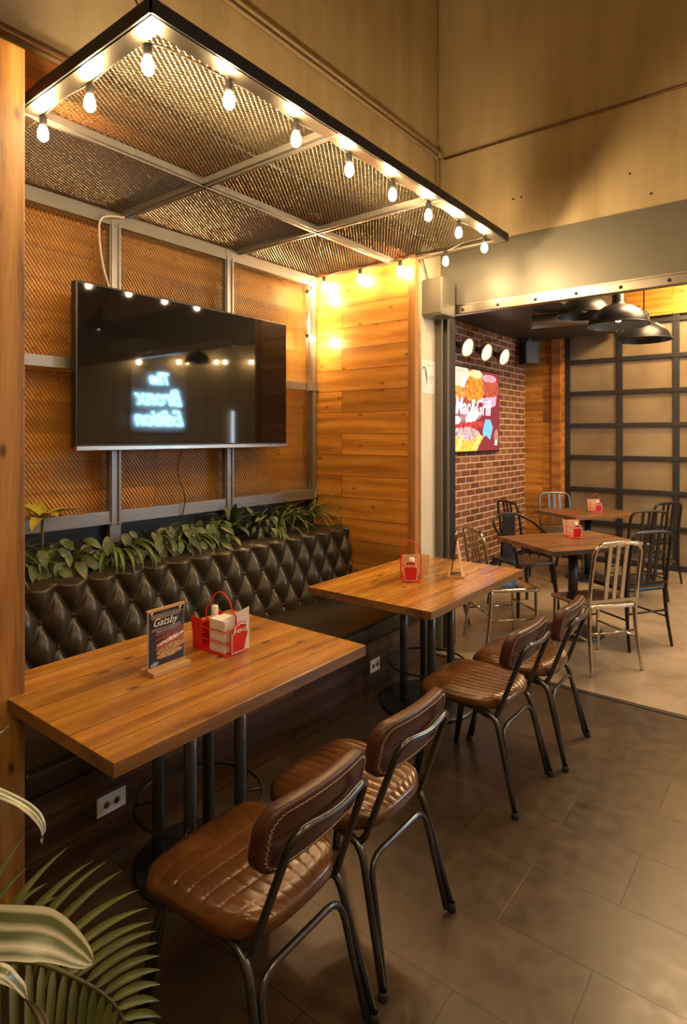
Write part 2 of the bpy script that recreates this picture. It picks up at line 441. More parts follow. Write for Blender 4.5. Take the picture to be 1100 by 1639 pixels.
# garage door
GX = [-2.53, -1.89, -1.265, -.64, -.02, .6, 1.22, 1.84]; GZ = [.04, .50, .92, 1.33, 1.74, 2.15, 2.56, 2.99]
gd = thing('garage_door', (0, 0, 0), 'tall grid door of ribbed translucent panes in dark steel bars', 'garage door')
b = BM()
for i, x in enumerate(GX): box(b, x-.035, x+.035, YF+.0, YF+.06, .0, 3.04, bev=.004)
obj('vertical_bars', b, 'dark_steel', gd)
b = BM()
for z in GZ: box(b, GX[0], GX[-1], YF-.005, YF+.05, z-.026, z+.026, bev=.003)
obj('horizontal_bars', b, 'dark_steel', gd)
for i in range(len(GX)-1):
    for j in range(len(GZ)-1):
        b = BM(); box(b, GX[i]+.03, GX[i+1]-.03, YF+.03, YF+.036, GZ[j]+.02, GZ[j+1]-.02); obj('pane', b, 'pane', gd)
gd['kind'] = 'structure'
sbox('wall_yard', 'side_wood', -3.2, -1.5, 9.0, 9.05, 0, 3.2)
# left timber post and beam
b = BM(); box(b, -2.25, -2.05, .60, .915, 0, 2.88, bev=.006); struct('trim_8', b, 'post_wood')
b = BM(); box(b, -2.42, -2.24, -3.1, YE, 2.885, 3.0, bev=.003); struct('trim_9', b, 'beam_wood')

# ------------------------------------------------------------------ conduits on the upper wall
def pipe(name, pts, r, mat, label, cat='pipe', fl=.05, seg=10, group=None):
    b = BM(); tube(b, fillet(pts, fl), r, seg); return tag(obj(name, b, mat), label, cat, group)
pipe('conduit_pipe', [(-2.215, -3.1, 3.02), (-2.215, 3.9, 3.02)], .016, 'brownpipe', 'brown pipe along the foot of the upper plaster wall over the timber beam')
pipe('conduit_pipe', [(-2.225, -3.1, 3.70), (-2.225, 4.0, 3.70), (-2.225, 4.0, 3.05)], .013, 'conduit', 'lower painted conduit on the left upper wall, turning down at the corner')
pipe('conduit_pipe', [(-2.22, -3.1, 3.735), (-2.22, 3.96, 3.735), (-2.21, 4.035, 3.735)], .013, 'conduit', 'upper painted conduit on the left upper wall, ending in the corner')
pipe('conduit_pipe', [(-2.2, YB+.005, 3.70), (2.1, YB+.005, 3.66)], .009, 'brownpipe', 'thin brown conduit running level across the back plaster wall', fl=.01)
b = BM(); lathe(b, [(0, 0), (.022, 0), (.022, .05), (0, .05)], 14, (-2.22, 4.02, 3.70)); tag(obj('conduit_fitting', b, 'conduit'), 'small conduit fitting in the upper corner where the pipes meet', 'pipe fitting')
for i, (x, z) in enumerate([(-1.66, 3.27), (-1.60, 3.27), (-.90, 3.245), (-.78, 3.09)]):
    b = BM(); lathe(b, [(0, .002), (.007, .002), (.006, -.004), (0, -.004)], 8, (x, YB+.018, z), Matrix.Rotation(radians(90), 4, 'X'))
    tag(obj('wall_screw', b, 'dark_steel'), ['left of the two paired dark screws in the back plaster wall', 'right of the two paired dark screws in the back plaster wall', 'lone dark screw high in the bright part of the back plaster wall', 'lone dark screw just above the grey steel lintel'][i], 'screw', 'screws in the back wall')

# ------------------------------------------------------------------ steel box on the pier
t = thing('roller_door_box', (-2.22, 3.76, 2.46), 'grey steel motor box fixed beside the head of the opening', 'junction box')
b = BM(); box(b, .0, .165, 0, .20, 0, .27, bev=.012); obj('housing', b, 'steel_box', t)
b = BM(); box(b, .004, .16, -.006, .002, .015, .255, bev=.003); obj('cover', b, 'steel_box', t)
pipe('thin_cable', [(-2.19, 3.80, 2.72), (-2.2, 3.79, 2.78), (-2.19, 3.72, 2.86)], .005, 'cable', 'short thin cable rising from the grey steel motor box', 'cable')

# ------------------------------------------------------------------ expanded-metal mesh builder
def expanded(bm, f, w, h, cw, ch, sw=.0045, dz=.004):
    """diamond strands in the rectangle w x h; f(u,v,n)->3-D"""
    nx = int(w/cw); ny = int(h/ch); cw = w/nx; ch = h/ny
    for j in range(ny):
        for i in range(nx):
            for (a0, a1) in (((0, .5), (.5, 1)), ((.5, 1), (1, .5)), ((0, .5), (.5, 0)), ((.5, 0), (1, .5))):
                u0, v0 = (i+a0[0])*cw, (j+a0[1])*ch; u1, v1 = (i+a1[0])*cw, (j+a1[1])*ch
                d = sw*.5
                vs = [f(u0, v0-d, -dz), f(u1, v1-d, -dz), f(u1, v1+d, dz), f(u0, v0+d, dz)]
                bm.faces.new([bm.verts.new(p) for p in vs])

# ------------------------------------------------------------------ mesh screen behind the bench
XM = -3.12
ms = thing('wire_mesh_screen', (XM, 0, 0), 'tall grey steel frame of diamond mesh panels behind the bench', 'mesh screen')
b = BM()
VY = [1.03, 1.87, 2.71, 3.585]
for y in VY:
    w = .035 if y not in (3.585,) else .022
    box(b, -.01, .03, y-w, y+w, 1.0, 2.86, bev=.003)
    if w > .03:
        for s in (-1, 1): box(b, .03, .04, y+s*.022-.006, y+s*.022+.006, 1.1, 2.8)
obj('upright', b, 'frame', ms)
for z, hw in ((2.82, .04), (1.985, .03), (1.145, .035)):
    b = BM(); box(b, -.012, .028, .72, YE, z-hw, z+hw, bev=.003); box(b, .028, .038, .72, YE, z-hw, z-hw+.008); obj('cross_rail', b, 'frame', ms)
for y0, y1 in ((.72, 1.87), (1.87, 2.71), (2.71, 3.585)):
    for z0, z1 in ((1.18, 1.96), (2.01, 2.79)):
        b = BM(); expanded(b, lambda u, v, n: (.004+n, y0+.02+u, z0+v), y1-y0-.04, z1-z0, .021, .030, .006, .003)
        obj('mesh_panel', b, 'mesh', ms)

# ------------------------------------------------------------------ canopy
ZC = 2.875; CX0, CX1, CY0, CY1 = -3.12, -1.53, 1.04, 3.66
cp = thing('metal_canopy', (0, 0, ZC), 'flat steel framed mesh canopy hung over the booth', 'canopy')
b = BM()
t_ = .006; hh = .034
box(b, CX1-t_, CX1, CY0, CY1, -hh+.0, .012); box(b, CX0, CX1, CY0, CY0+t_, -hh, .012)
box(b, CX0, CX1, CY1-t_, CY1, -hh, .012)
box(b, CX1-.065, CX1, CY0, CY1, -.034, -.028); box(b, CX0, CX1-.065, CY0, CY0+.065, -.034, -.028); box(b, CX0, CX1-.065, CY1-.055, CY1, -.034, -.028)
obj('edge_frame', b, 'steel', cp)
b = BM(); box(b, CX1, CX1+.006, CY0-.006, CY1, -hh, .014); box(b, CX0, CX1+.006, CY0-.006, CY0, -hh, .014); obj('outer_face', b, 'dark_steel', cp)
b = BM(); box(b, -2.415, -2.365, CY0, CY1, -.03, .0); box(b, -2.395, -2.385, CY0, CY1, -.036, -.03); obj('crossbar', b, 'frame', cp)
for y in (1.93, 2.80):
    b = BM(); box(b, CX0, CX1, y-.025, y+.025, -.03, -.001); box(b, CX0, CX1, y-.004, y+.004, -.036, -.03); obj('crossbar', b, 'frame', cp)
for x0, x1 in ((CX0, -2.39), (-2.39, CX1)):
    for y0, y1 in ((CY0, 1.93), (1.93, 2.80), (2.80, CY1)):
        b = BM(); expanded(b, lambda u, v, n: (x0+u, y0+v, .002+n), x1-x0, y1-y0, .021, .030, .006, .0028)
        obj('mesh_panel', b, 'mesh', cp)
b = BM(); tube(b, smoothpath([(-1.6, CY0+.02, ZC+.01), (-1.66, .9, ZC+.12), (-2.2, .45, ZC+.32)]), .003, 6); tag(obj('hanging_wire', b, 'cable'), 'thin tie wire from the near canopy corner back to the wall', 'wire')

# ------------------------------------------------------------------ string lights
def bulb(loc, label, tilt=(0, 0)):
    t = thing('light_bulb', loc, label, 'light bulb', group='bulbs of the string light')
    t.rotation_euler = (tilt[0], tilt[1], 0)
    b = BM(); lathe(b, [(0, .072), (.011, .072), (.014, .067), (.0145, .036), (.012, .030), (0, .030)], 14); obj('socket', b, 'blackrubber', t)
    b = BM(); lathe(b, [(0, -.027), (.010, -.025), (.018, -.015), (.0205, -.002), (.019, .012), (.013, .026), (.011, .033), (0, .033)], 16); obj('glass', b, 'bulb', t)
    return t
ords = ['first', 'second', 'third', 'fourth', 'fifth', 'sixth', 'seventh']
BZ = 2.765; allb = []
for i, (x, w) in enumerate([(-2.36, 'leftmost lit bulb, beside the timber post under the canopy'), (-2.015, 'second lit bulb from the timber post under the canopy front'), (-1.665, 'lit bulb hanging just inside the near canopy corner')]):
    bulb((x, 1.12, BZ+.01), w); allb.append((x, 1.12, BZ+.083))
for i in range(7):
    y = 1.40+.3445*i
    bulb((-1.6, y, BZ), '%s lit bulb after the near corner along the long canopy edge' % ords[i]); allb.append((-1.6, y, BZ+.073))
for i, x in enumerate((-1.93, -2.29, -2.64, -2.99)):
    bulb((x, 3.58, BZ), ['lit bulb under the far canopy edge beside the grey motor box', 'lit bulb under the far canopy edge above the right end of the plank wall', 'lit bulb under the far canopy edge above the middle of the plank wall', 'lit bulb under the far canopy edge nearest the corner post'][i]); allb.append((x, 3.58, BZ+.073))
bulb((-3.03, 3.49, 2.69), 'upper of two lit bulbs on the corner post beside the mesh', (0, radians(-60)))
bulb((-3.03, 3.49, 2.35), 'lower of two lit bulbs on the corner post beside the mesh', (0, radians(-60)))
b = BM(); pth = [(-2.6, 1.12, ZC-.03)]
for a, c in zip(allb, allb[1:]):
    a = Vector(a); c = Vector(c); pth.append(a); pth.append((a+c)/2+Vector((0, 0, .012)))
pth.append(allb[-1]); pth += [(-3.06, 3.5, 2.80), (-3.08, 3.49, 2.7), (-3.09, 3.49, 2.5), (-3.09, 3.49, 2.35), (-3.085, 3.5, 1.2)]
tube(b, smoothpath(pth, 4), .004, 6)
tag(obj('string_light_cable', b, 'cable'), 'dark cable looping from bulb to bulb round the canopy', 'cable')

# ------------------------------------------------------------------ television
tv = thing('television', (-3.0, 2.38, 1.97), 'large black flat screen television mounted on the mesh wall', 'television')
b = BM(); box(b, -.05, 0, -.79, .79, -.435, .44, bev=.006); obj('body', b, 'tvbody', tv)
b = BM(); box(b, .0005, .003, -.778, .778, -.415, .43); obj('screen', b, 'tv', tv)
b = BM(); box(b, -.03, .010, -.79, .79, -.447, -.424, bev=.003); obj('lower_trim', b, 'steel', tv)
b = BM(); box(b, -.075, -.05, -.3, .3, -.22, .22); obj('wall_bracket', b, 'dark_steel', tv)
b = BM(); tube(b, smoothpath([(-3.03, 1.80, 2.40), (-3.07, 1.78, 2.55), (-3.07, 1.76, 2.72), (-3.06, 1.78, 2.80), (-3.05, 1.9, 2.83)]), .006, 8)
tag(obj('television_cable', b, 'white_cable'), 'pale cable dropping from the canopy to the top of the television', 'cable')
b = BM(); tube(b, smoothpath([(-3.06, 2.30, 1.52), (-3.075, 2.28, 1.38), (-3.07, 2.33, 1.22), (-3.075, 2.31, 1.1)]), .004, 8)
tag(obj('television_cable', b, 'cable'), 'dark cable hanging below the television in front of the mesh', 'cable')

# ------------------------------------------------------------------ planter and bench
sbox('trim_10', 'black', -3.18, -2.90, .93, YE-.005, .40, .90)
sbox('trim_11', 'black', -3.20, -3.14, .93, YE-.005, .90, 1.11)
bench = thing('booth_bench', (0, 0, 0), 'long dark leather booth bench with deep buttoned back on a plank base', 'bench')
b = BM(); box(b, -2.93, -2.11, .92, YE-.01, 0.0, .35); obj('base', b, 'dark_planks', bench)
b = BM(); box(b, -2.82, -2.095, .925, YE-.012, .352, .455, bev=.025); obj('seat', b, 'leather', bench, smooth=True)
# buttoned back as a height field over (y, z)
SP = .157; RZ = .13; Y0 = .92; Y1 = YE-.015; ZB = .45; ZT = .925
def tuft(y, z):
    a = (y-1.227)/SP
    v = (z-(ZT-.05))/RZ
    p = a+v*.5; q = a-v*.5
    if v <= 0: return (abs(sin(pi*p))*abs(sin(pi*q)))**.42
    return abs(sin(pi*a))**(.84-.35*min(1, v*4))
def backsurf():
    bm = BM(); ny = int((Y1-Y0)/.0085); nz = 64; g = []
    prof = []
    for j in range(nz+1):
        s = j/nz; prof.append((0, ZB+s*(ZT-.03-ZB)))
    for j in range(1, 11):                 # roll over the top
        an = j/10*pi/2; prof.append((-.055*(1-cos(an)), ZT-.03+.03*sin(an)))
    for j in range(1, 3): prof.append((-.055-.012*j, ZT-.012*j))
    lean = lambda z: -.055*(z-ZB)/(ZT-ZB)
    for i in range(ny+1):
        y = Y0+(Y1-Y0)*i/ny; row = []
        for k, (dx, z) in enumerate(prof):
            h = tuft(y, z)
            row.append(bm.verts.new((-2.76+lean(z)+dx+.060*h*(1 if k <= nz else max(.0, 1-(k-nz)/8)), y, z)))
        g.append(row)
    for i in range(ny):
        for k in range(len(prof)-1):
            bm.faces.new((g[i][k], g[i+1][k], g[i+1][k+1], g[i][k+1])).smooth = True
    return bm
o = obj('buttoned_back', backsurf(), 'leather', bench)
b = BM(); box(b, -2.90, -2.845, Y0, Y1, .40, ZT-.035); obj('back_board', b, 'leather', bench)
cells = []
for r in range(3):
    z = ZT-.05-RZ*(r+1); off = 0 if r % 2 else .5
    for k in range(-2, 17):
        y = 1.227+(k+off)*SP
        if Y0+.02 < y < Y1-.02 and z > ZB+.02: cells.append((y, z))
for (y, z) in cells:
    b = BM(); lathe(b, [(0, .006), (.007, .005), (.0105, .001), (.0105, -.004)], 12, (-2.748-.055*(z-ZB)/(ZT-ZB), y, z), Matrix.Rotation(radians(90), 4, 'Y'))
    obj('button', b, 'button', bench)

# wall outlets on the bench base
def outlet(y, z, label, w=.118, h=.072):
    t = thing('wall_outlet', (-2.11, y, z), label, 'wall outlet')
    b = BM(); box(b, 0, .006, -w/2, w/2, -h/2, h/2, bev=.002); obj('cover_plate', b, 'white', t)
    for s in (-1, 1):
        b = BM(); lathe(b, [(0, .002), (.013, .002), (.013, 0)], 14, (.006, s*.021, 0), Matrix.Rotation(radians(90), 4, 'Y')); so = obj('socket_face', b, 'outlet_face', t)
        b = BM(); box(b, .0082, .0092, s*.021-.006, s*.021-.003, -.006, .005); box(b, .0082, .0092, s*.021+.003, s*.021+.006, -.006, .005); box(b, .0082, .0092, s*.021-.003, s*.021+.003, .006, .010); obj('slot', b, 'black', so)
    return t
outlet(1.258, .205, 'white horizontal double outlet on the plank base under the nearer table')
outlet(3.01, .20, 'small outlet on the plank base behind the legs of the further table', .10, .075)

# ------------------------------------------------------------------ plants
def ribbon(bm, pts, width, fold=.25, updir=(0, 0, 1), lay=None, taper=None):
    P = [Vector(p) for p in pts]; n = len(P); rows = []
    for i, p in enumerate(P):
        T = (P[min(i+1, n-1)]-P[max(i-1, 0)]).normalized(); u = Vector(updir)
        side = T.cross(u)
        if side.length < 1e-3: side = T.cross(Vector((1, 0, 0)))
        side.normalize(); nn = side.cross(T).normalized()
        s = i/(n-1); w = width*(taper(s) if taper else sin(pi*min(1, .12+.88*s))**.7 if s < 1 else 0)
        w = max(w, width*.02)
        rows.append([bm.verts.new(p-side*w*.5+nn*w*fold*.5), bm.verts.new(p-side*w*.25+nn*w*fold*.18), bm.verts.new(p), bm.verts.new(p+side*w*.25+nn*w*fold*.18), bm.verts.new(p+side*w*.5+nn*w*fold*.5)])
    for a, c in zip(rows, rows[1:]):
        for k in range(4):
            f = bm.faces.new((a[k], a[k+1], c[k+1], c[k])); f.smooth = True
            if lay:
                for l, kk in zip(f.loops, (k, k+1, k+1, k)): l[lay] = kk/4
def arc(p, az, el, L, droop, n=9):
    p = Vector(p); out = [p.copy()]; e = el
    for i in range(n):
        d = Vector((cos(az)*cos(e), sin(az)*cos(e), sin(e))); p = p+d*L/n; out.append(p.copy()); e -= droop/n
    return out
R = random.Random(3)
def spider(x, y, label, n=36, L=.56, mat='leaf_mid', w=.019, el=(55, 88), dr=(80, 150), z=.90, bias=None):
    t = thing('spider_plant', (x, y, z), label, 'plant', group=None)
    b = BM()
    for i in range(n):
        az = R.uniform(0, 2*pi) if bias is None else R.gauss(bias, 1.2)
        if cos(az) < -.4: az = pi-az
        ribbon(b, arc((R.uniform(-.012, .012), R.uniform(-.012, .012), 0), az, radians(R.uniform(*el)), L*R.uniform(.65, 1.1), radians(R.uniform(*dr)), 10), w*R.uniform(.8, 1.2), .4)
    obj('leaves', b, mat, t)
    b = BM(); lathe(b, [(0, 0), (.022, 0), (.02, .03), (0, .04)], 8, (0, 0, -.01)); obj('crown', b, 'stem', t)
    return t
def heart(bm, c, tip, up, size):
    """broad pointed leaf: c=stalk end, tip direction, up normal"""
    T = Vector(tip).normalized(); N = Vector(up).normalized(); Sd = T.cross(N).normalized(); N = Sd.cross(T)
    c = Vector(c); rows = []
    for i in range(8):
        s = i/7; w = size*.62*(sin(pi*min(1, s*.92+.08))**.75)*(1-.25*s)
        if i == 7: w = size*.01
        mid = c+T*size*s-N*size*.35*s*s
        rows.append([bm.verts.new(mid-Sd*w*.5*k1+N*w*.12*abs(k1)) for k1 in (-1, -.5, 0, .5, 1)])
    for a, d in zip(rows, rows[1:]):
        for k in range(4): bm.faces.new((a[k], a[k+1], d[k+1], d[k])).smooth = True
def pothos(x, y, label, n=13, size=.095, mat='leaf_mottle', spread=.14, z=.90, h=.17):
    t = thing('leafy_plant', (x, y, z), label, 'plant')
    b = BM(); sb = BM(); n = int(n*1.7); size *= .78
    for i in range(n):
        az = R.uniform(-1.9, 1.9); el = R.uniform(.15, 1.2); rr = spread*R.uniform(.35, 1)
        p = Vector((rr*cos(az)*.8, rr*sin(az), h*R.uniform(.1, 1.1)))
        tube(sb, smoothpath([(0, 0, 0), p*.5+Vector((0, 0, .04)), p], 4), .0022, 5)
        tip = Vector((cos(az)*.8, sin(az)*R.uniform(.3, 1), -R.uniform(.1, .9))); up = Vector((.75, R.uniform(-.4, .1), .7))
        heart(b, p, tip, up, size*R.uniform(.75, 1.2))
    obj('leaves', b, mat, t); obj('stems', sb, 'stem', t); return t
def rosette(x, y, label, n=9, L=.13, w=.04, mat='leaf_yellow', z=.90, stalk=.25, el=(10, 60)):
    t = thing('rosette_plant', (x, y, z), label, 'plant')
    b = BM()
    for i in range(n):
        az = 2*pi*i/n+R.uniform(-.2, .2)
        ribbon(b, arc((0, 0, stalk), az, radians(R.uniform(*el)), L*R.uniform(.8, 1.15), radians(R.uniform(20, 80)), 7), w, .3, taper=lambda s: max(.03, sin(pi*(.1+.9*s))**.8))
    obj('leaves', b, mat, t)
    b = BM(); tube(b, [(0, 0, -.01), (0, 0, stalk*.5), (0, 0, stalk)], .007, 8); obj('stem', b, 'stem', t)
    return t
PX = -2.98
b = BM(); box(b, -3.175, -2.905, .95, YE-.02, .895, .905); tag(obj('planter_soil', b, 'soil'), 'dark soil filling the planter behind the bench', 'soil', kind='stuff')
spider(PX+.02, 1.17, 'dark arching grassy plant at the left end of the planter by the post', 40, .40, 'leaf_mid', .011, dr=(80, 150))
pothos(PX+.03, 1.36, 'broad leaved plant low at the left end of the planter', 11, .11)
rosette(PX-.02, 1.42, 'yellow green star of pointed leaves at the left of the planter', 9, .20, .055, stalk=.29, el=(5, 60))
pothos(PX+.03, 1.52, 'mottled broad leaved plant left of the drooping lily', 16, .115)
spider(PX, 1.64, 'strappy dark green plant left of the drooping lily', 18, .26, 'leaf_dark', .02, el=(20, 70), dr=(60, 120))
t = spider(PX+.02, 1.78, 'drooping lily with hanging yellow green blades below the television', 14, .42, 'leaf_mid', .022, el=(76, 88), dr=(165, 200))
pothos(PX+.04, 1.78, 'mottled heart leaved plant under the drooping lily', 15, .10)
pothos(PX+.04, 1.99, 'pale mottled heart leaved plant right of the drooping lily', 15, .095)
spider(PX, 2.02, 'grassy plant with long arching blades below the middle of the television', 24, .40, 'leaf_mid', .015)
pothos(PX+.04, 2.19, 'green heart leaved plant in the middle of the planter', 15, .09)
spider(PX, 2.27, 'grassy plant with arching blades right of the planter middle', 24, .36, 'leaf_mid', .014)
pothos(PX+.04, 2.40, 'mottled heart leaved plant right of the planter middle', 14, .095)
rosette(PX+.04, 2.52, 'green rosette with broad blades leaning over the bench back', 11, .17, .055, 'leaf_mid', stalk=.05, el=(10, 70))
rosette(PX, 2.64, 'tall dark rosette below the right corner of the television', 13, .2, .05, 'leaf_dark', stalk=.10, el=(10, 80))
rosette(PX+.03, 2.80, 'speckled rosette between the dark rosette and the right grassy plants', 12, .17, .045, 'leaf_mottle', stalk=.1, el=(20, 80))
pothos(PX+.04, 2.90, 'small mottled plant in front of the right grassy plants', 13, .08)
spider(PX, 3.05, 'tall pale grassy plant, left of the two at the right end', 44, .42, 'leaf_mid', .015)
spider(PX, 3.33, 'tall pale grassy plant nearest the corner, fanning on to the plank wall', 40, .46, 'leaf_mid', .014)
b = BM()
for a in ((.9, 1.2, .45), (.6, 1.35, .55), (2.1, 1.35, .5)): ribbon(b, arc((0, 0, 0), a[0], a[1], a[2], .9, 10), .009, .4)
tag(obj('tall_grass_blades', b, 'leaf_mid', loc=(PX, 3.44, .9)), 'few long single blades reaching up the corner of the plank wall', 'plant')

# foreground plants at the lower left (pots stand outside the view)
CF = 960.0
def ray(px, py, d):                       # a point on the plant at distance d from the lens
    a = (px-550)/CF; return Vector(((a*.788-.6157)*d, (a*.6157+.788)*d, 1.6-(py-698)/CF*d))
def pot(name, x, y, label):
    t = thing(name, (x, y, 0), label, 'potted plant')
    b = BM(); lathe(b, [(0, 0), (.13, 0), (.18, .38), (.19, .40), (.175, .40), (.17, .36), (0, .36)], 28); obj('pot', b, 'black', t)
    b = BM(); lathe(b, [(0, .37), (.168, .37), (.168, .355)], 20); obj('soil', b, 'soil', t)
    return t
pa = pot('potted_palm', -1.55, .22, 'potted palm with long feathered fronds at the lower left')
base = Vector((-1.55, .22, .38))
def frond(pts, n, Lf, w, sidegap=1, col='leaf_palm', flip=1):
    path = smoothpath([p-base+Vector((0, 0, .38)) for p in pts], 14)
    bs = BM(); tube(bs, path, [.006*(1-.75*i/len(path)) for i in range(len(path))], 7)
    b = BM(); m = len(path); start = int(m*.18)
    for k in range(n):
        i = start+int((m-start-2)*k/(n-1)); p = path[i]; T = (path[min(i+1, m-1)]-path[i-1]).normalized()
        vdir = (p-(-base+Vector((0, 0, .38))) - Vector((0, 0, 1.6))); view = (Vector((0, 0, 1.6))-(p+base-Vector((0, 0, .38)))).normalized()
        sd = T.cross(view).normalized(); s = k/(n-1); LL = Lf*(.75+.5*sin(pi*min(1, s+.2)))*(1-.45*s)
        for sg in (-1, 1):
            d = (sd*sg*flip+T*(.35+.35*s)+view*.12).normalized(); q = [p.copy()]; pp = p.copy(); e = d.copy()
            for j in range(8):
                pp = pp+e*LL/8; e = (e+Vector((0, 0, -.11))).normalized(); q.append(pp.copy())
            ribbon(b, q, w, .3, view, taper=lambda s: max(.04, min(1, (1-s)*2.0)**.8*min(1, .35+5*s)))
    return bs, b
fr1 = [base+Vector((0, 0, 0)), ray(-120, 1560, 1.0), ray(30, 1538, .98), ray(120, 1565, .98), ray(185, 1610, 1.0), ray(215, 1680, 1.03)]
fr2 = [base, ray(-180, 1540, 1.15), ray(-80, 1500, 1.2), ray(-10, 1485, 1.22), ray(60, 1500, 1.25), ray(110, 1560, 1.3)]
for fr, n, L, w in ((fr1, 20, .165, .0125), (fr2, 12, .13, .012)):
    bs, b = frond(fr, n, L, w); st = obj('frond_stem', bs, 'stem', pa); obj('leaflets', b, 'leaf_palm', st)
dr = pot('potted_dracaena', -1.28, -.22, 'potted plant with broad cream striped leaves at the lower left edge')
db = Vector((-1.28, -.22, .38))
def sleaf(pts, w, up=None, tp=None, fold=.2):
    b = BM(); lay = b.loops.layers.float.new('across')
    ribbon(b, smoothpath([p-db+Vector((0, 0, .38)) for p in pts], 7), w, fold, up or (0, 0, 1), lay, taper=tp or (lambda s: max(.02, min(1, (1-s)*4.2)**.6*min(1, .45+s*1.6))))
    obj('striped_leaf', b, 'leaf_stripe', dr)
sleaf([db, ray(-330, 1540, .78), ray(-120, 1492, .72), ray(0, 1492, .70), ray(80, 1500, .70), ray(148, 1543, .70)], .050, up=tuple((Vector((0, 0, 1.6))-ray(60, 1500, .7)).normalized()), fold=.25)
sleaf([db, ray(-240, 1300, .95), ray(-100, 1235, .9), ray(-10, 1268, .88), ray(40, 1292, .88), ray(66, 1320, .88), ray(68, 1350, .88)], .020)
sleaf([db, ray(-240, 1260, .9), ray(-80, 1210, .86), ray(-10, 1184, .85), ray(14, 1163, .85)], .035)
sleaf([db, ray(-150, 1650, .72), ray(-30, 1565, .66), ray(30, 1590, .66), ray(62, 1650, .68), ray(70, 1720, .7)], .022, fold=.5)
b = BM(); tube(b, [(0, 0, .36), (0, 0, .5), (.01, .01, .62)], .014, 8); obj('stem', b, 'stem', dr)

# ------------------------------------------------------------------ booth tables
def booth_table(x0, x1, y0, y1, label, px=.094, py=.117, br=.24, ox=.02, oy=.03):
    cx, cy = (x0+x1)/2, (y0+y1)/2; hx, hy = (x1-x0)/2, (y1-y0)/2
    t = thing('dining_table', (cx, cy, 0), label, 'table', group='plank tables at the booth')
    b = BM(); box(b, -hx, hx, -hy, hy, .708, .75, bev=.003); tt = obj('tabletop', b, ['table_wood', 'edge_wood'], t)
    for f in tt.data.polygons: f.material_index = 0 if f.normal.z > .3 else 1
    b = BM(); box(b, ox-px-.05, ox+px+.05, oy-py-.05, oy+py+.05, .70, .708); obj('mounting_plate', b, 'dark_steel', t)
    for sx in (-1, 1):
        for sy in (-1, 1):
            b = BM(); tube(b, [(ox+sx*px, oy+sy*py, .02), (ox+sx*px, oy+sy*py, .70)], .0235, 18); obj('leg', b, 'table_leg', t)
    b = BM(); lathe(b, [(0, .0), (br, .0), (br, .012), (br-.01, .018), (0, .022)], 48, (ox, oy, 0)); obj('base_plate', b, 'black', t)
    b = BM(); tube(b, [(ox+.235*cos(2*pi*k/48), oy+.235*sin(2*pi*k/48), .24) for k in range(48)], .006, 8, closed=True)
    for k in range(4):
        a = atan2(py*(1 if k < 2 else -1), px*(1 if k % 2 else -1)); tube(b, [(ox+.13*cos(a), oy+.13*sin(a), .24), (ox+.235*cos(a), oy+.235*sin(a), .24)], .005, 8)
    obj('foot_ring', b, 'black', t)
    return t
booth_table(-2.25, -1.43, .86, 1.98, 'varnished plank table with the tall dark menu card, nearest the camera')
booth_table(-2.245, -1.45, 2.545, 3.72, 'varnished plank table beside the cream pier, further along the bench', br=.29)

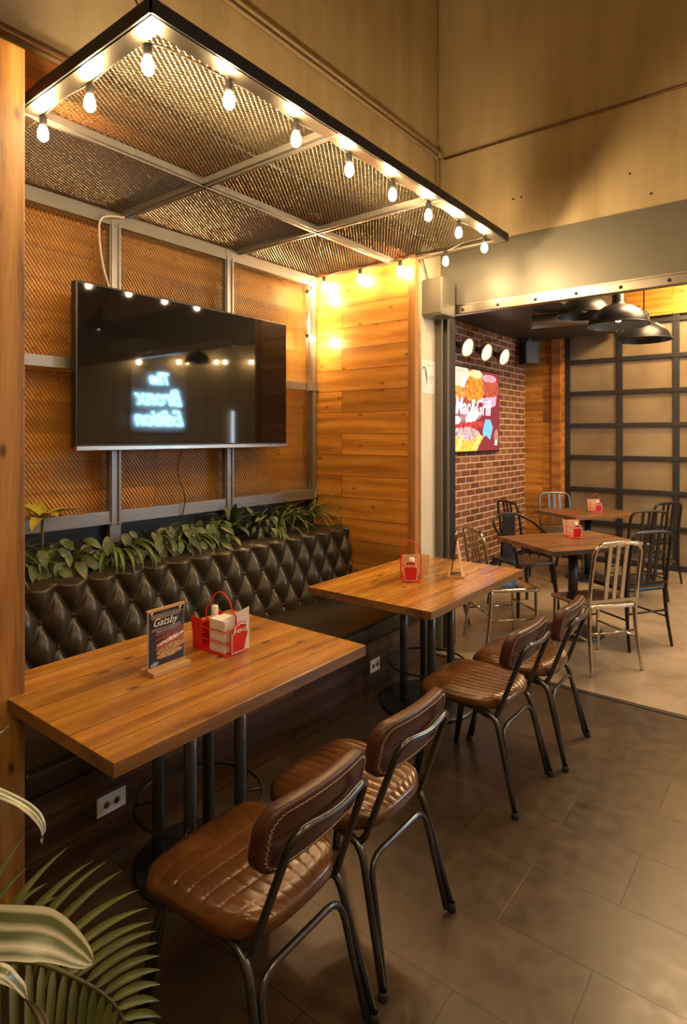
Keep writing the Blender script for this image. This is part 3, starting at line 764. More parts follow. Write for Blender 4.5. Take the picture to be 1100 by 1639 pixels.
# ------------------------------------------------------------------ brown leather chairs (origin: floor centre; +x is the back)
def rrect(w, h, r, n=10):
    out = []
    for cx, cy, a0 in ((w/2-r, h/2-r, 0), (-w/2+r, h/2-r, 90), (-w/2+r, -h/2+r, 180), (w/2-r, -h/2+r, 270)):
        for k in range(n+1):
            a = radians(a0+90*k/n); out.append((cx+r*cos(a), cy+r*sin(a)))
    return out
def leather_chair(label, cross=False):
    t = thing('leather_chair', (0, 0, 0), label, 'chair', group='brown leather chairs')
    # seat: ribbed pad
    bm = BM(); nu, nv = 96, 154; top = []
    def sp(u, v):      # u front-back, v sideways, in -1..1, to plan position
        uu = u*(1-.12*v**6-.05*v*v); vv = v*(1-.17*u**6-.05*u*u)
        return (-.078+.222*uu, (.214-.012*u)*vv)
    for i in range(nu+1):
        row = []
        for j in range(nv+1):
            u = -1+2*i/nu; v = -1+2*j/nv; x, y = sp(u, v)
            m = max(abs(u), abs(v)); e = (1-m**7)
            rib = abs(sin(pi*11*(v+1)/2))**(.22 if cross else .4)
            if cross: rib = min(rib, abs(sin(pi*8*(u+1)/2))**.22)
            z = .458+.016*e-.014*(1-e)-.012*(1-v*v)*(1-u*u)-.026*max(0, -u)**3-(.0022 if cross else .0038)*(1-rib)*(1 if m < .97 else 0)
            row.append(bm.verts.new((x, y, z)))
        top.append(row)
    for i in range(nu):
        for j in range(nv): bm.faces.new((top[i][j], top[i+1][j], top[i+1][j+1], top[i][j+1])).smooth = True
    edge = [top[i][0] for i in range(nu)]+[top[nu][j] for j in range(nv)]+[top[i][nv] for i in range(nu, 0, -1)]+[top[0][j] for j in range(nv, 0, -1)]
    prev = edge
    for dz, k in ((-.014, 1.012), (-.028, 1.004), (-.036, .97)):
        cur = [bm.verts.new((-.078+(v.co.x+.078)*k, v.co.y*k, v.co.z+dz)) for v in edge]
        for a in range(len(edge)): bm.faces.new((prev[a], prev[(a+1) % len(edge)], cur[(a+1) % len(edge)], cur[a])).smooth = True
        prev = cur
    bm.faces.new(prev)
    obj('seat', bm, 'cognac', t)
    # backrest pad, slightly wrapped, leaning back
    bw, bh, br_ = .400, .172, .062; zc = .676
    def place(y, z, d):          # d: outward (+ = towards the back)
        lean = .22*(z); wrap = -.55*y*y
        return Vector((.190+lean+wrap+d, y, zc+z-.0))
    bm = BM(); rings = []
    prof = [(.0, -.018), (.004, -.0235), (.014, -.029), (.03, -.031), (.05, -.032)]   # inset, depth on the front
    backp = [(.0, .012), (.005, .017), (.013, .0195), (.016, .0175), (.03, .018)]
    def ring(ins, d, zrib=False):
        pts = rrect(bw-2*ins, bh-2*ins, max(.012, br_-ins), 10); L = []
        # densify straight runs
        dense = []
        for a in range(len(pts)):
            p, q = pts[a], pts[(a+1) % len(pts)]; dl = math.hypot(q[0]-p[0], q[1]-p[1]); n = 14 if dl > .03 else 1
            for k in range(n): dense.append((p[0]+(q[0]-p[0])*k/n, p[1]+(q[1]-p[1])*k/n))
        for (y, z) in dense:
            dd = d
            if zrib and z > -.2: dd = d+.0022*(1-abs(sin(pi*y/.036))**.5)*(1 if d < 0 else -1)
            L.append(bm.verts.new(place(y, z, dd)))
        return L
    seqs = [ring(i, d, True) for i, d in reversed(prof)]+[ring(0, 0)]+[ring(i, d) for i, d in backp]
    for a, c in zip(seqs, seqs[1:]):
        n = len(a)
        if len(c) != n: continue
        for k in range(n): bm.faces.new((a[k], a[(k+1) % n], c[(k+1) % n], c[k])).smooth = True
    # close front and back with graded inner faces
    for rg, d in ((seqs[0], -.032), (seqs[-1], .018)):
        n = len(rg); prev = rg
        for s in (.75, .5, .25):
            cur = []
            for k in range(n):
                p = rg[k].co; y = p.y*(1-(1-s)*.0); zz = (p.z-zc)*s
                cur.append(bm.verts.new(place(p.y, zz, d*(1 if d > 0 else 1.0))))
            for k in range(n): bm.faces.new((prev[k], prev[(k+1) % n], cur[(k+1) % n], cur[k])).smooth = True
            prev = cur
        bm.faces.new(prev)
    bo = obj('backrest', bm, 'back_leather', t)
    # zigzag stitches round the rear face
    b = BM(); pts = rrect(bw-.032, bh-.032, .045, 12); per = []
    for a in range(len(pts)):
        p, q = pts[a], pts[(a+1) % len(pts)]; dl = math.hypot(q[0]-p[0], q[1]-p[1]); n = max(1, int(dl/.0065))
        for k in range(n): per.append((p[0]+(q[0]-p[0])*k/n, p[1]+(q[1]-p[1])*k/n))
    zz = []
    for k, (y, z) in enumerate(per):
        f = 1+(.022 if k % 2 else -.022); zz.append(place(y*f, z*f, .0205))
    tube(b, zz, .0011, 4, closed=True)
    obj('stitching', b, 'stitch', bo)
    # back hoop: runs up behind the pad, across it, down again and forward under the seat
    hoop = [(-.08, -.150, .408), (.085, -.160, .375), (.105, -.162, .36), (.236, -.145, .708), (.250, 0, .693), (.236, .145, .708), (.105, .162, .36), (.085, .160, .375), (-.08, .150, .408)]
    b = BM(); tube(b, fillet([hoop[0], hoop[2], hoop[3], hoop[4], hoop[5], hoop[6], hoop[8]], .055, 8), .0105, 12)
    obj('back_frame', b, 'tube', t)
    # side rails that bend down to front and rear feet
    for s in (-1, 1):
        b = BM(); tube(b, fillet([(-.28, s*.205, .012), (-.20, s*.172, .405), (.11, s*.172, .395), (.215, s*.205, .012)], .07, 8), .0115, 12)
        lg = obj('leg', b, 'tube', t)
        for fx in (-.28, .215):
            b = BM(); lathe(b, [(0, 0), (.015, 0), (.015, .022), (.0115, .026)], 12, (fx, s*.205, 0)); obj('foot_cap', b, 'blackrubber', lg)
    for fx, tx in ((-.275, -.185), (.205, .105)):
        sg = -1 if fx < 0 else 1
        zt_ = .335 if sg > 0 else .365
        b = BM(); tube(b, fillet([(fx, -.183, .015), (tx+sg*.03, -.155, zt_), (tx+sg*.03, .155, zt_), (fx, .183, .015)], .06, 8), .0095, 12)
        obj('cross_hoop', b, 'tube', t)
    return t
ch = leather_chair('brown leather chair with a quilted grid seat, nearest the camera', True)
ch.location = (-1.155, 1.135, 0); ch.rotation_euler.z = radians(1)
proto = leather_chair('brown leather chair with a ribbed seat, right of the nearest chair at the front table')
proto.location = (-1.175, 1.617, 0)
c3 = copy_tree(proto); c3.location = (-1.19, 2.63, 0); c3['label'] = 'brown leather ribbed chair at the near side of the further booth table'
c4 = copy_tree(proto); c4.location = (-1.15, 3.11, 0); c4['label'] = 'furthest brown leather chair, beside the floor threshold strip'
c3.rotation_euler.z = radians(-1); c4.rotation_euler.z = radians(2)

# ------------------------------------------------------------------ slat-back metal chairs (origin floor centre, faces -x, back at +x)
def navy(mat, label, name='metal_chair', seatmat=None):
    t = thing(name, (0, 0, 0), label, 'chair', group='slat backed metal chairs')
    b = BM(); tube(b, fillet([(.19, -.19, .42), (.215, -.19, .66), (.255, -.185, .875), (.26, 0, .885), (.255, .185, .875), (.215, .19, .66), (.19, .19, .42)], .075, 8), .0135, 12); obj('back_frame', b, mat, t)
    for y in (-.065, 0, .065):
        b = BM()
        vs = []
        for x, z in ((.198, .475), (.222, .66), (.255, .875)):
            vs.append([b.verts.new((x+dx, y+dy, z)) for dx, dy in ((-.004, -.014), (.004, -.014), (.004, .014), (-.004, .014))])
        for a, c in zip(vs, vs[1:]):
            for k in range(4): b.faces.new((a[k], a[(k+1) % 4], c[(k+1) % 4], c[k]))
        obj('back_slat', b, mat, t)
    b = BM(); box(b, -.005, .01, -.19, .19, -.012, .012)
    for v in b.verts: v.co += Vector((.20, 0, .485))
    obj('back_rail', b, mat, t)
    bm = BM(); n = 16; g = []
    for i in range(n+1):
        row = []
        for j in range(n+1):
            u = -1+2*i/n; v = -1+2*j/n; row.append(bm.verts.new((.2*u, (.205-.012*u)*v*sqrt(1-.1*u*u), .455-.012*(1-u*u)*(1-v*v)-.004*max(0, -u)**2)))
        g.append(row)
    for i in range(n):
        for j in range(n): bm.faces.new((g[i][j], g[i+1][j], g[i+1][j+1], g[i][j+1])).smooth = True
    s = obj('seat', bm, seatmat or mat, t)
    md = s.modifiers.new('sol', 'SOLIDIFY'); md.thickness = .025; md.offset = -1
    for x, y, fx, fy in ((-.18, -.185, -.19, -.195), (-.18, .185, -.19, .195), (.185, -.185, .235, -.205), (.185, .185, .235, .205)):
        b = BM(); tube(b, smoothpath([(x, y, .44), (x+(fx-x)*.25, y+(fy-y)*.3, .25), (fx, fy, 0)], 5), [.0155-.0045*k/10 for k in range(11)], 12); obj('leg', b, mat, t)
    for y in (-.187, .187):
        b = BM(); tube(b, [(-.184, y, .22), (.20, y, .22)], .008, 8); obj('stretcher', b, mat, t)
    for x in (-.183, .205):
        b = BM(); tube(b, [(x, -.187, .27), (x, .187, .27)], .008, 8); obj('stretcher', b, mat, t)
    return t
def put(o, x, y, hx, hy): o.location = (x, y, 0); o.rotation_euler.z = atan2(-hy, -hx)   # (hx,hy): facing
c = navy('chrome', 'polished metal slat chair with its back to the camera beside the dark table', seatmat='chrome'); put(c, -1.225, 4.455, -.81, .58)
d = copy_tree(c); d['label'] = 'polished metal slat chair at the left end of the dark table, near the brick wall'; put(d, -1.905, 4.46, .65, .76)
k = navy('black_chair', 'black metal slat chair right of the polished chair at the nearer dark table'); put(k, -1.15, 5.10, -.84, .545)
k2 = copy_tree(k); k2['label'] = 'black metal slat chair in front of the further dark table, with a low rounded back'; put(k2, -1.40, 6.50, -.7, .71)
k3 = copy_tree(k); k3['label'] = 'black metal slat chair at the right end, against the garage door'; put(k3, -1.42, 7.33, -.84, .545)
g1 = navy('grey_chair', 'grey metal slat chair behind the further dark table, by the plank wall'); put(g1, -2.42, 7.42, .6, -.8)
k4 = copy_tree(k); k4['label'] = 'small black metal slat chair at the left of the further table, beyond the brick wall'; put(k4, -2.50, 6.50, .545, .839)
def armchair(label):
    t = thing('metal_armchair', (0, 0, 0), label, 'chair')
    b = BM(); tube(b, smoothpath([(-.22, -.20, .42), (-.2, -.24, .62), (-.02, -.25, .68), (.16, -.21, .78), (.23, -.1, .84), (.245, 0, .85), (.23, .1, .84), (.16, .21, .78), (-.02, .25, .68), (-.2, .24, .62), (-.22, .20, .42)], 6), .0125, 10); obj('arm_hoop', b, 'black_chair', t)
    b = BM(); box(b, .215, .228, -.07, .07, .44, .84, bev=.002); obj('back_panel', b, 'black_chair', t)
    b = BM(); box(b, -.20, .21, -.19, .19, .43, .452, bev=.01); obj('seat', b, 'black_chair', t)
    for x, y in ((-.19, -.18), (-.19, .18), (.19, -.18), (.19, .18)):
        fx, fy = x*1.25, y*1.22; b = BM()
        prism(b, [(-.03, -.008), (.03, -.008), (.03, .008), (-.03, .008)], lambda u, v: (x+u, y+v, .44), lambda u, v: (fx+u*.35, fy+v, 0)); obj('leg', b, 'black_chair', t)
    return t
ac = armchair('black metal armchair with a round hooped back on the brick wall side'); put(ac, -2.12, 5.42, .84, -.545)
def stool(x, y):
    t = thing('metal_stool', (x, y, 0), 'low backless metal stool with splayed legs behind the further booth table', 'stool', 0)
    b = BM(); box(b, -.15, .15, -.15, .15, .43, .455, bev=.01); obj('seat', b, 'black_chair', t)
    for sx in (-1, 1):
        for sy in (-1, 1):
            b = BM(); prism(b, [(-.022, -.008), (.022, -.008), (.022, .008), (-.022, .008)], lambda u, v: (sx*.13+u, sy*.13+v, .43), lambda u, v: (sx*.2+u*.5, sy*.2+v, .02)); l = obj('leg', b, 'grey_chair', t)
            b = BM(); box(b, sx*.2-.018, sx*.2+.018, sy*.2-.015, sy*.2+.015, 0, .025, bev=.004); obj('foot_cap', b, 'chrome', l)
stool(-2.47, 4.42)
# dark tables in the back room
def back_table(x, y, L, w, label):
    t = thing('square_pedestal_table', (x, y, 0), label, 'table', atan2(-.545, .839), group='dark wood tables in the back room')
    t.name = 'pedestal_table'
    b = BM(); box(b, -w/2, w/2, -L/2, L/2, .715, .75, bev=.003); obj('tabletop', b, 'dull_table', t)
    b = BM(); box(b, -.17, .17, -.2, .2, .70, .715); obj('mounting_plate', b, 'black', t)
    b = BM(); tube(b, [(0, 0, .03), (0, 0, .70)], .038, 20); obj('pedestal', b, 'dark_steel', t)
    b = BM(); lathe(b, [(0, 0), (.24, 0), (.24, .01), (.21, .02), (.06, .04), (0, .045)], 36); obj('base_plate', b, 'black', t)
back_table(-1.54, 5.02, .95, .72, 'dark plank pedestal table with the nearer red caddy, beyond the threshold')
back_table(-1.99, 7.02, .92, .70, 'dark plank pedestal table in front of the garage door')

# ------------------------------------------------------------------ condiment caddies
KEY = [(-.5, 0), (.5, 0), (.66, .70), (.50, .70), (.44, .97), (0, 1.04), (-.44, .97), (-.50, .70), (-.66, .70)]
def caddy(loc, rz, label, kind=0, sc=1.0):
    """long axis along local x; keystone plate faces +x"""
    t = thing('condiment_caddy', loc, label, 'caddy', rz, group='red condiment caddies'); t.scale = (sc,)*3
    b = BM(); box(b, -.095, .095, -.052, .052, 0, .006, bev=.002)
    if kind == 0:
        box(b, -.10, -.094, -.06, .06, 0, .10, bev=.001)
        prism(b, [(-.094, .0), (-.05, .0), (-.05, .125), (-.115, .125)], lambda u, v: (u, -.058, v), lambda u, v: (u, -.053, v))
        prism(b, [(-.094, .0), (-.05, .0), (-.05, .125), (-.115, .125)], lambda u, v: (u, .053, v), lambda u, v: (u, .058, v))
    obj('tray', b, 'red', t)
    s = .068; f = lambda off: (lambda u, v: (off+.02*v, u*s, .008+v*.118))
    b = BM(); prism(b, KEY, f(.094), f(.099)); kp = obj('keystone_plate', b, 'red', t)
    b = BM()
    sc2 = [(u*.86, .045+v*.885) for u, v in KEY]
    w0 = [Vector(f(.0998)(*p)) for p in KEY and [(u*.93, .025+v*.94) for u, v in KEY]]
    tube(b, w0, .0023, 5, closed=True)
    if kind == 0: obj('white_border', b, 'white', kp)
    else: obj('white_border', b, 'white', kp)
    ex = (0, 1, 0); ey = (.02/.12, 0, 1)
    text('lettering', 'HEINZ', .021, 'white', kp, basis((.1010+.02*.76, 0, .008+.76*.118), ex, ey), bold=.0004)
    b = BM()
    for zz in (.05, .095): tube(b, fillet([(.085, -.055, zz), (-.09, -.055, zz), (-.09, .055, zz), (.085, .055, zz)], .01, 4, closed=True), .0022, 6, closed=True)
    obj('wire_rails', b, 'redwire', t)
    b = BM()
    hz = .235
    tube(b, fillet([(0, -.057, .0), (0, -.062, .15), (0, -.045, .165), (0, -.038, .20), (0, 0, hz), (0, .038, .20), (0, .045, .165), (0, .062, .15), (0, .057, .0)], .018, 5), .0028, 8)
    ho = obj('handle', b, 'redwire', t, rz=0 if kind else radians(90))
    if not kind: ho.scale = (1, 1.45, 1)
    return t
ca = caddy((-1.86, 1.585, .75), 0, 'red condiment caddy holding a white napkin block on the nearest table', 0)
b = BM()
for i in range(3): box(b, -.045, .045, -.045, .035, .007+.043*i, .047+.043*i, bev=.003)
tag(obj('napkin_dispenser', b, 'napkin', loc=(-1.83, 1.585, .75)), 'white three tier napkin block inside the caddy on the nearest table', 'napkins')
b = BM(); prism(b, [(-.05, 0), (.06, 0), (.06, .165), (-.05, .125)], lambda u, v: (.035, u, v), lambda u, v: (.037, u, v))
nm = obj('paper_card', b, 'napkin', loc=(-1.815, 1.6, .76), rz=radians(-18)); tag(nm, 'white paper card standing in the caddy on the nearest table', 'card')
b = BM(); tube(b, smoothpath([(.038, .015, .085), (.038, .03, .11), (.038, .048, .10), (.038, .045, .075), (.038, .028, .07), (.038, .022, .09), (.038, .05, .115)]), .0009, 4); prism(b, [(-.0, .035), (.04, .035), (.042, .06), (.0, .052)], lambda u, v: (.0372, u, v), lambda u, v: (.0378, u, v)); obj('drawing', b, 'grey', nm)
def shaker(loc, body, label, h=.1, r=.021):
    t = thing('condiment_bottle', loc, label, 'bottle')
    b = BM(); lathe(b, [(0, 0), (r, 0), (r*1.03, .01), (r, h*.62), (r*.8, h*.74), (r*.62, h*.78), (0, h*.78)], 18); obj('body', b, body, t)
    b = BM(); lathe(b, [(r*.72, h*.76), (r*.72, h*.98), (r*.6, h), (0, h)], 18); obj('cap', b, 'white', t)
shaker((-1.915, 1.60, .757), 'white', 'white capped shaker at the back of the caddy on the nearest table', .155, .019)
cb = caddy((-1.89, 3.07, .75), radians(-58), 'red condiment caddy with mustard on the further booth table', 1)
shaker((-1.86, 3.035, .757), 'mustard', 'yellow mustard bottle in the caddy on the further booth table', .125, .023)
b = BM(); prism(b, [(-.075, 0), (.075, 0), (.085, .125), (-.085, .125)], lambda u, v: (u, 0+v*.1, v), lambda u, v: (u, .004+v*.1, v))
tag(obj('paper_card', b, 'kraft', loc=(-1.885, 3.125, .757), rz=radians(38)), 'kraft paper card behind the mustard on the further booth table', 'card')
def small_caddy(x, y, label, lb):
    c = caddy((x, y, .75), radians(-52), label, 1, .92)
    shaker((x+.025, y-.005, .757), 'mustard', 'yellow bottle in the %s' % lb, .12, .022)
    b = BM(); prism(b, [(-.06, 0), (.06, 0), (.07, .13), (-.07, .13)], lambda u, v: (u, 0, v), lambda u, v: (u, .004, v))
    tag(obj('paper_card', b, 'kraft', loc=(x-.03, y+.045, .757), rz=radians(38)), 'kraft paper card in the %s' % lb, 'card')
small_caddy(-1.59, 5.18, 'red condiment caddy on the dark table nearer the threshold', 'caddy on the nearer dark table')
small_caddy(-1.92, 7.05, 'red condiment caddy on the dark table by the garage door', 'caddy on the dark table by the garage door')

# ------------------------------------------------------------------ painter for printed and backlit pictures
def paint(shapes, w, h, nu, nv, f, bg):
    bm = BM(); lay = bm.loops.layers.float_color.new('Col'); g = [[bm.verts.new(f(w*(i/nu-.5), h*j/nv)) for j in range(nv+1)] for i in range(nu+1)]
    for i in range(nu):
        for j in range(nv):
            u = (i+.5)/nu; v = (j+.5)/nv; c = bg(u, v) if callable(bg) else bg
            for sh in shapes:
                if sh[0] == 'e':
                    _, cx, cy, rx, ry, an, col, var = sh; du, dv = u-cx, (v-cy); ca_, sa_ = cos(an), sin(an)
                    a = (du*ca_+dv*sa_)/rx; b_ = (-du*sa_+dv*ca_)/ry
                    nz = noise.noise(Vector((u*9, v*9, cx*7)))*.25
                    if a*a+b_*b_ < 1+nz: 
                        k = 1+var*noise.noise(Vector((u*26, v*26, cy*5)))*1.6; c = tuple(max(0, x*k) for x in col)
                else:
                    _, poly, col, var = sh; inside = False; n = len(poly)
                    for q in range(n):
                        (x1, y1), (x2, y2) = poly[q], poly[q-1]
                        if (y1 > v) != (y2 > v) and u < (x2-x1)*(v-y1)/(y2-y1)+x1: inside = not inside
                    if inside:
                        k = 1+var*noise.noise(Vector((u*26, v*26, 3)))*1.6; c = tuple(max(0, x*k) for x in col)
            fc = bm.faces.new((g[i][j], g[i+1][j], g[i+1][j+1], g[i][j+1]))
            for l in fc.loops: l[lay] = (*c, 1)
    return bm

# menu card in a wooden foot
mc = thing('menu_stand', (-1.86, 1.327, .75), 'dark menu card in a pale wooden foot on the nearest table', 'menu stand', radians(2))
b = BM(); box(b, -.04, .04, -.083, .083, 0, .016, bev=.002); box(b, -.012, .006, -.083, .083, .016, .024); obj('wooden_foot', b, 'pale_wood', mc)
shp = [('e', .62, .36, .42, .10, .12, (.30, .10, .04), .6), ('e', .6, .28, .40, .07, .1, (.45, .25, .10), .5), ('e', .62, .44, .40, .035, .15, (.75, .55, .45), .6),
       ('e', .6, .52, .45, .03, .1, (.25, .04, .02), .6), ('e', .62, .60, .45, .045, .05, (.16, .06, .04), .5), ('e', .58, .19, .36, .05, .05, (.5, .3, .14), .7), ('e', .16, .07, .12, .035, .1, (.25, .4, .65), .5), ('e', .5, .90, .48, .06, 0, (.10, .085, .08), .5)]
b = paint(shp, .155, .205, 60, 80, lambda u, v: (.0045, u, .018+v), (.022, .012, .012)); pg = obj('printed_page', b, 'print', mc)
b = BM(); box(b, -.003, .004, -.079, .079, .016, .226); obj('backing_sheet', b, 'clear', mc)
b = BM(); box(b, -.006, .007, -.082, .082, .220, .229, bev=.001); obj('top_batten', b, 'pale_wood', mc)
b = BM()
for s in (-1, 1): tube(b, [(.005, s*.062, .219), (.012, s*.062-.01, .212)], .0022, 6)
obj('clip', b, 'white', mc)
text('lettering', 'Gatsby', .038, 'white', pg, basis((.0052, -.008, .178), (0, 1, 0), (0, 0, 1)), .0003, .35, bold=.0002)
for i, (zz, ww) in enumerate(((.205, .13), (.199, .13), (.193, .12), (.157, .13), (.151, .13), (.145, .09))):
    b = BM(); n = 0; y = -ww/2
    while y < ww/2-.004:
        l = R.uniform(.004, .012); box(b, .0047, .0051, y, min(ww/2, y+l), zz-.0012, zz+.0012); y += l+.0025
    obj('print_line', b, 'grey', pg)
# A-shaped stand on the further table
ms2 = thing('menu_stand', (-1.705, 3.30, .75), 'leaning menu card with a metal clip on the further booth table', 'menu stand', radians(24))
b = BM(); box(b, -.05, .05, -.07, .07, 0, .014, bev=.002); obj('wooden_foot', b, 'pale_wood', ms2)
b = BM(); prism(b, [(-.065, 0), (.065, 0), (.065, 1), (-.065, 1)], lambda u, v: (.030-.030*v, u, .014+v*.215), lambda u, v: (.034-.030*v, u, .014+v*.215)); obj('printed_page', b, 'kraft', ms2)
b = BM(); prism(b, [(-.065, 0), (.065, 0), (.065, 1), (-.065, 1)], lambda u, v: (-.030+.030*v, u, .014+v*.215), lambda u, v: (-.034+.030*v, u, .014+v*.215)); obj('dark_page', b, 'black', ms2)
b = BM(); box(b, -.008, .008, -.067, .067, .222, .262, bev=.003); obj('metal_clip', b, 'chrome', ms2)

# ------------------------------------------------------------------ notice on the pier
nt = thing('wall_notice', (-2.22, 3.865, 1.91), 'white paper notice with a curved drawing taped to the cream pier', 'sign')
b = BM(); box(b, 0, .003, -.108, .085, 0, .245); obj('sheet', b, 'white', nt)
b = BM(); tube(b, smoothpath([(.004, -.10, .165), (.004, -.085, .19), (.004, -.062, .18), (.004, -.045, .13), (.004, -.04, .09), (.004, -.05, .07), (.004, -.055, .03)]), [.003, .004, .005, .005, .005, .006, .006, .006, .007, .007, .007, .008, .008, .009, .010, .011, .012, .012, .012, .011, .010, .009, .008, .007, .006, .005, .005, .004, .004, .003, .003, .002, .002, .002, .002, .001, .001][:37], 6)
for v in b.verts: v.co.x = .0032+(v.co.x-.004)*.08
obj('drawing', b, 'ink', nt)
b = BM(); box(b, .003, .0034, -.06, .05, .205, .212)
for i in range(4): box(b, .003, .0034, .0+i*.014, .008+i*.014, .10, .14)
box(b, .003, .0034, .015, .045, .075, .082); obj('print_lines', b, 'grey', nt)

# ------------------------------------------------------------------ lit picture on the brick wall
lp = thing('lit_menu_picture', (-3.1, 6.38, 1.41), 'backlit food picture of burgers and sauce on the brick wall', 'lightbox')
b = BM(); box(b, 0, .05, -.66, .66, 0, .97, bev=.004); obj('frame', b, 'tvbody', lp)
def bg(u, v):
    return (.30, .035, .05) if u > .45 else (.42, .10, .07)
shp = [('e', .20, .86, .22, .16, 0, (.95, .78, .55), .35), ('e', .30, .80, .10, .07, .3, (1, .9, .75), .2), ('e', .48, .76, .20, .17, .2, (.95, .28, .03), .6), ('e', .50, .95, .14, .05, 0, (1, .85, .35), .3),
       ('e', .16, .70, .16, .08, 0, (.9, .35, .08), .6), ('e', .82, .80, .17, .15, 0, (.55, .10, .05), .3), ('e', .78, .92, .16, .05, 0, (.75, .35, .40), .2), ('p', [(.60, .66), (.95, .70), (.92, .58), (.72, .52)], (.80, .45, .62), .2),
       ('e', .30, .46, .32, .10, 0, (.50, .22, .22), .4), ('e', .12, .37, .08, .05, 0, (.95, .9, .85), .1), ('e', .42, .42, .14, .07, .4, (1, .93, .88), .3), ('e', .35, .30, .34, .05, .12, (.70, .06, .05), .4),
       ('e', .30, .20, .28, .09, 0, (.70, .45, .42), .5), ('p', [(0, 0), (.52, .0), (.66, .18), (.55, .20), (.40, .12), (.22, .14), (0, .2)], (1, .58, .07), .4), ('p', [(.1, .02), (.2, .2), (.26, .18), (.18, .02)], (1, .8, .3), .2), ('p', [(.42, .02), (.56, .22), (.62, .18), (.5, .02)], (1, .78, .25), .2),
       ('p', [(.64, .26), (.70, .40), (.80, .40), (.86, .30), (.80, .13), (.72, .19), (.65, .17)], (.25, .62, 1), .1), ('e', .94, .17, .05, .11, 0, (.55, .25, .15), .3), ('p', [(.90, .06), (.96, .06), (.96, .14), (.91, .14)], (.75, .7, .65), .2)]
pp = obj('picture', paint(shp, 1.28, .93, 128, 96, lambda u, v: (.0515, u, .02+v), bg), 'lightbox', lp)
M['lit_letters'] = emis('backlit_letters', (.95, .95, 1), .9)
text('lettering', 'Mac&Grill', .26, 'lit_letters', pp, basis((.053, -.06, .515), (0, 1, 0), (0, 0, 1)), .001, .15, .86, .003)
# three lit spot lamps over it
for i, (y, lb) in enumerate(((5.78, 'left of the three lit spot lamps above the food picture'), (6.25, 'middle of the three lit spot lamps above the food picture'), (6.74, 'right of the three lit spot lamps above the food picture'))):
    t = thing('spot_lamp', (-3.1, y, 2.50), lb, 'lamp', group='lit spot lamps on the brick wall')
    mt = (Vector((.93, -.12, -.34))).to_track_quat('Z', 'Y').to_matrix().to_4x4()
    b = BM(); lathe(b, [(0, -.15), (.035, -.15), (.05, -.08), (.10, -.01), (.108, 0), (.10, .0), (.09, -.012)], 24, (.25, 0, .03), mt); obj('shade', b, 'pale_wood' if False else 'steel', t)
    b = BM(); lathe(b, [(.092, -.008), (.045, -.05), (0, -.055)], 24, (.25, 0, .03), mt); obj('lens', b, 'spot_lens', t)
    b = BM(); lathe(b, [(.0, -.01), (.028, -.014), (.034, -.03), (0, -.045)], 16, (.25, 0, .03), mt); obj('bulb', b, 'spot_core', t)
    b = BM(); tube(b, smoothpath([(0, 0, .10), (.08, 0, .13), (.14, .0, .08)]), .008, 8); lathe(b, [(0, 0), (.03, 0), (.03, .01), (0, .012)], 12, (0, 0, .10), Matrix.Rotation(radians(90), 4, 'Y')); obj('arm', b, 'dark_steel', t)
# ceiling things of the back room
def pendant(x, y, z, r, label, lit=0, top=3.5):
    t = thing('pendant_lamp', (x, y, z), label, 'lamp', group='black dome pendant lamps')
    pr = [(r, 0), (r*.99, .012), (r*.93, .06), (r*.78, .11), (r*.5, .155), (r*.25, .175), (r*.2, .19), (r*.2, .25), (r*.12, .27), (0, .27)]
    b = BM(); lathe(b, pr+[], 40); lathe(b, [(r*.985, .004), (r*.91, .055), (r*.76, .103), (r*.48, .147), (0, .165)], 40); obj('dome', b, 'black', t)
    b = BM(); lathe(b, [(r, 0), (r*1.02, .003), (r*1.02, .012), (r*.99, .014)], 40); obj('rim', b, 'dark_steel', t)
    b = BM(); tube(b, [(0, 0, .26), (0, 0, top-z)], .006, 8); obj('cord', b, 'black', t)
    b = BM(); lathe(b, [(0, .03), (.03, .045), (.035, .08), (.018, .12), (0, .13)], 14); obj('bulb', b, 'pendant_bulb' if lit else 'white', t)
    return t
def at(px, d): a = (px-550)/CF; return ((a*.788-.6157)*d, (a*.6157+.788)*d)
x, y = at(990, 4.9); pendant(x, y, 2.50, .235, 'black dome pendant just behind the steel lintel, nearest of three', 1)
x, y = at(1031, 5.6); pendant(x, y, 2.49, .235, 'lower dome pendant overlapping the nearest one on its right', 1).children[0].data.materials[0] = M['dark_steel']
x, y = at(936, 5.3); pendant(x, y, 2.66, .23, 'dark dome pendant half hidden by the steel lintel, left of three', 0, 2.9)
b = BM(); tube(b, [(-2.3, 6.1, 2.78), (-1.4, 6.7, 2.86)], .07, 16); lathe(b, [(.078, -.01), (.078, .01)], 16, (-1.4, 6.7, 2.86), Matrix.Rotation(radians(90), 4, 'Y'))
tag(obj('air_duct', b, 'frame'), 'grey round duct under the dark soffit in the back room', 'duct')
sk = thing('wall_speaker', (-2.93, 7.72, 2.70), 'small black loudspeaker in the far corner under the soffit', 'speaker', radians(-40))
b = BM(); box(b, -.09, .09, -.1, .1, -.16, .14, bev=.012); obj('cabinet', b, 'tvbody', sk)
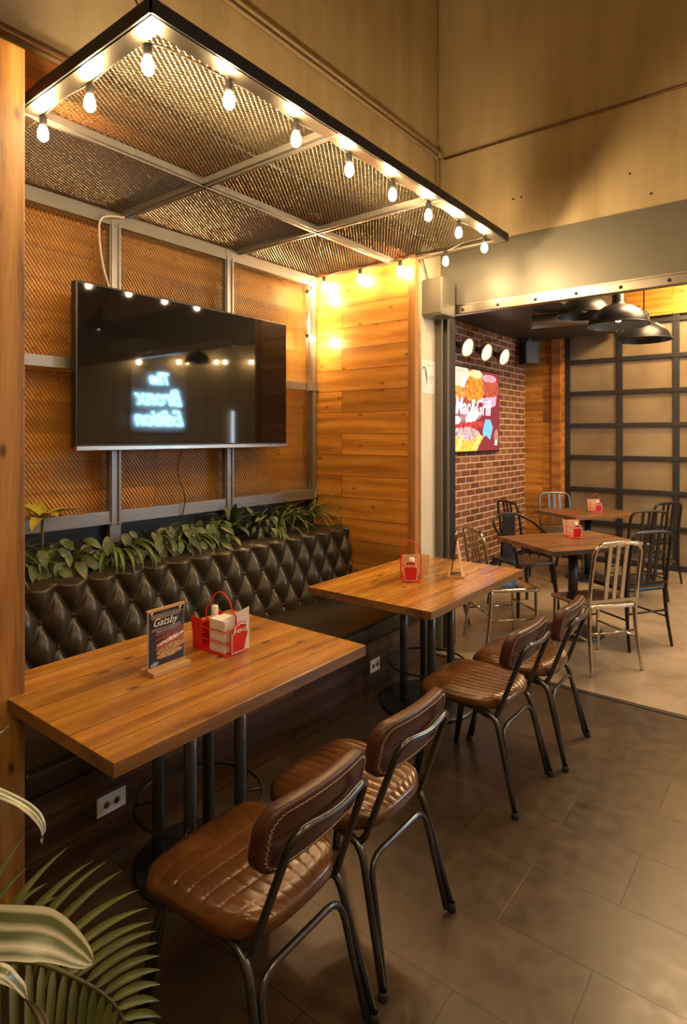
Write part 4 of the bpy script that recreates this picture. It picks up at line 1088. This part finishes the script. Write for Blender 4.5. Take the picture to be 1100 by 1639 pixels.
b = BM(); lathe(b, [(0, .004), (.06, .003), (.065, 0)], 20, (0, -.101, -.05), Matrix.Rotation(radians(90), 4, 'X')); obj('cone', b, 'dark_steel', sk)
b = BM(); box(b, -.02, .02, -.02, .02, .14, .18); obj('bracket', b, 'dark_steel', sk)
pipe('hanging_cable', [(-2.95, 7.0, 2.87), (-2.9, 6.6, 2.70), (-2.9, 6.2, 2.66)], .006, 'cable', 'dark cable sagging along the top of the brick wall', 'cable', fl=.2)

# ------------------------------------------------------------------ opposite side of the room, seen in the television
ne = thing('neon_sign', (2.18, 5.72, 2.14), 'blue neon lettering on the wall across the room', 'neon sign')
b = BM(); box(b, -.0, .018, -.52, .52, -.48, .50); obj('backing_board', b, 'cream', ne)
for s, z, sz in (('The', .36, .26), ('Bronx', .06, .37), ('Edition', -.27, .35)):
    text('lettering', s, sz, 'neon', ne, basis((-.03, .0, z), (0, -1, 0), (0, 0, 1)), 0, .35, .9, 0, neon=.007)
b = BM(); box(b, 2.14, 2.17, 7.2, 7.24, 1.35, 2.05); tag(obj('led_strip', b, 'ledstrip'), 'vertical white light strip on the wall across the room', 'light strip')
for i, (x, y, z, lb) in enumerate(((1.1, .2, 2.6, 'dome pendant over the room behind the camera'), (.50, 3.72, 2.80, 'dome pendant right of the view just before the steel lintel'), (.95, 3.2, 2.95, 'higher dome pendant right of the view before the lintel'), (1.6, 6.0, 2.75, 'dome pendant at the right of the back room'), (.6, 6.9, 2.8, 'dome pendant over the middle of the back room'))):
    pendant(x, y, z, .2, lb, 1, 3.5 if y > 4.1 else 5.2)
cw = []
for i, px in enumerate((222, 286, 300, 346, 360, 402, 416)):      # second string of bulbs, on the far side of the opening
    a = (px-550)/CF; dx, dy = a*.788-.6157, a*.6157+.788; tt = 8.06/abs(dx); p = (2.06, dy*tt, 1.6+.123*tt)
    bulb(p, '%s lit bulb of the string on the wall across the room, mirrored in the television' % ords[i])
    cw.append((2.06, p[1], p[2]+.073))
b = BM(); tube(b, smoothpath(cw, 4), .004, 6); tag(obj('string_light_cable', b, 'cable'), 'dark bulb cable on the wall across the room', 'cable')
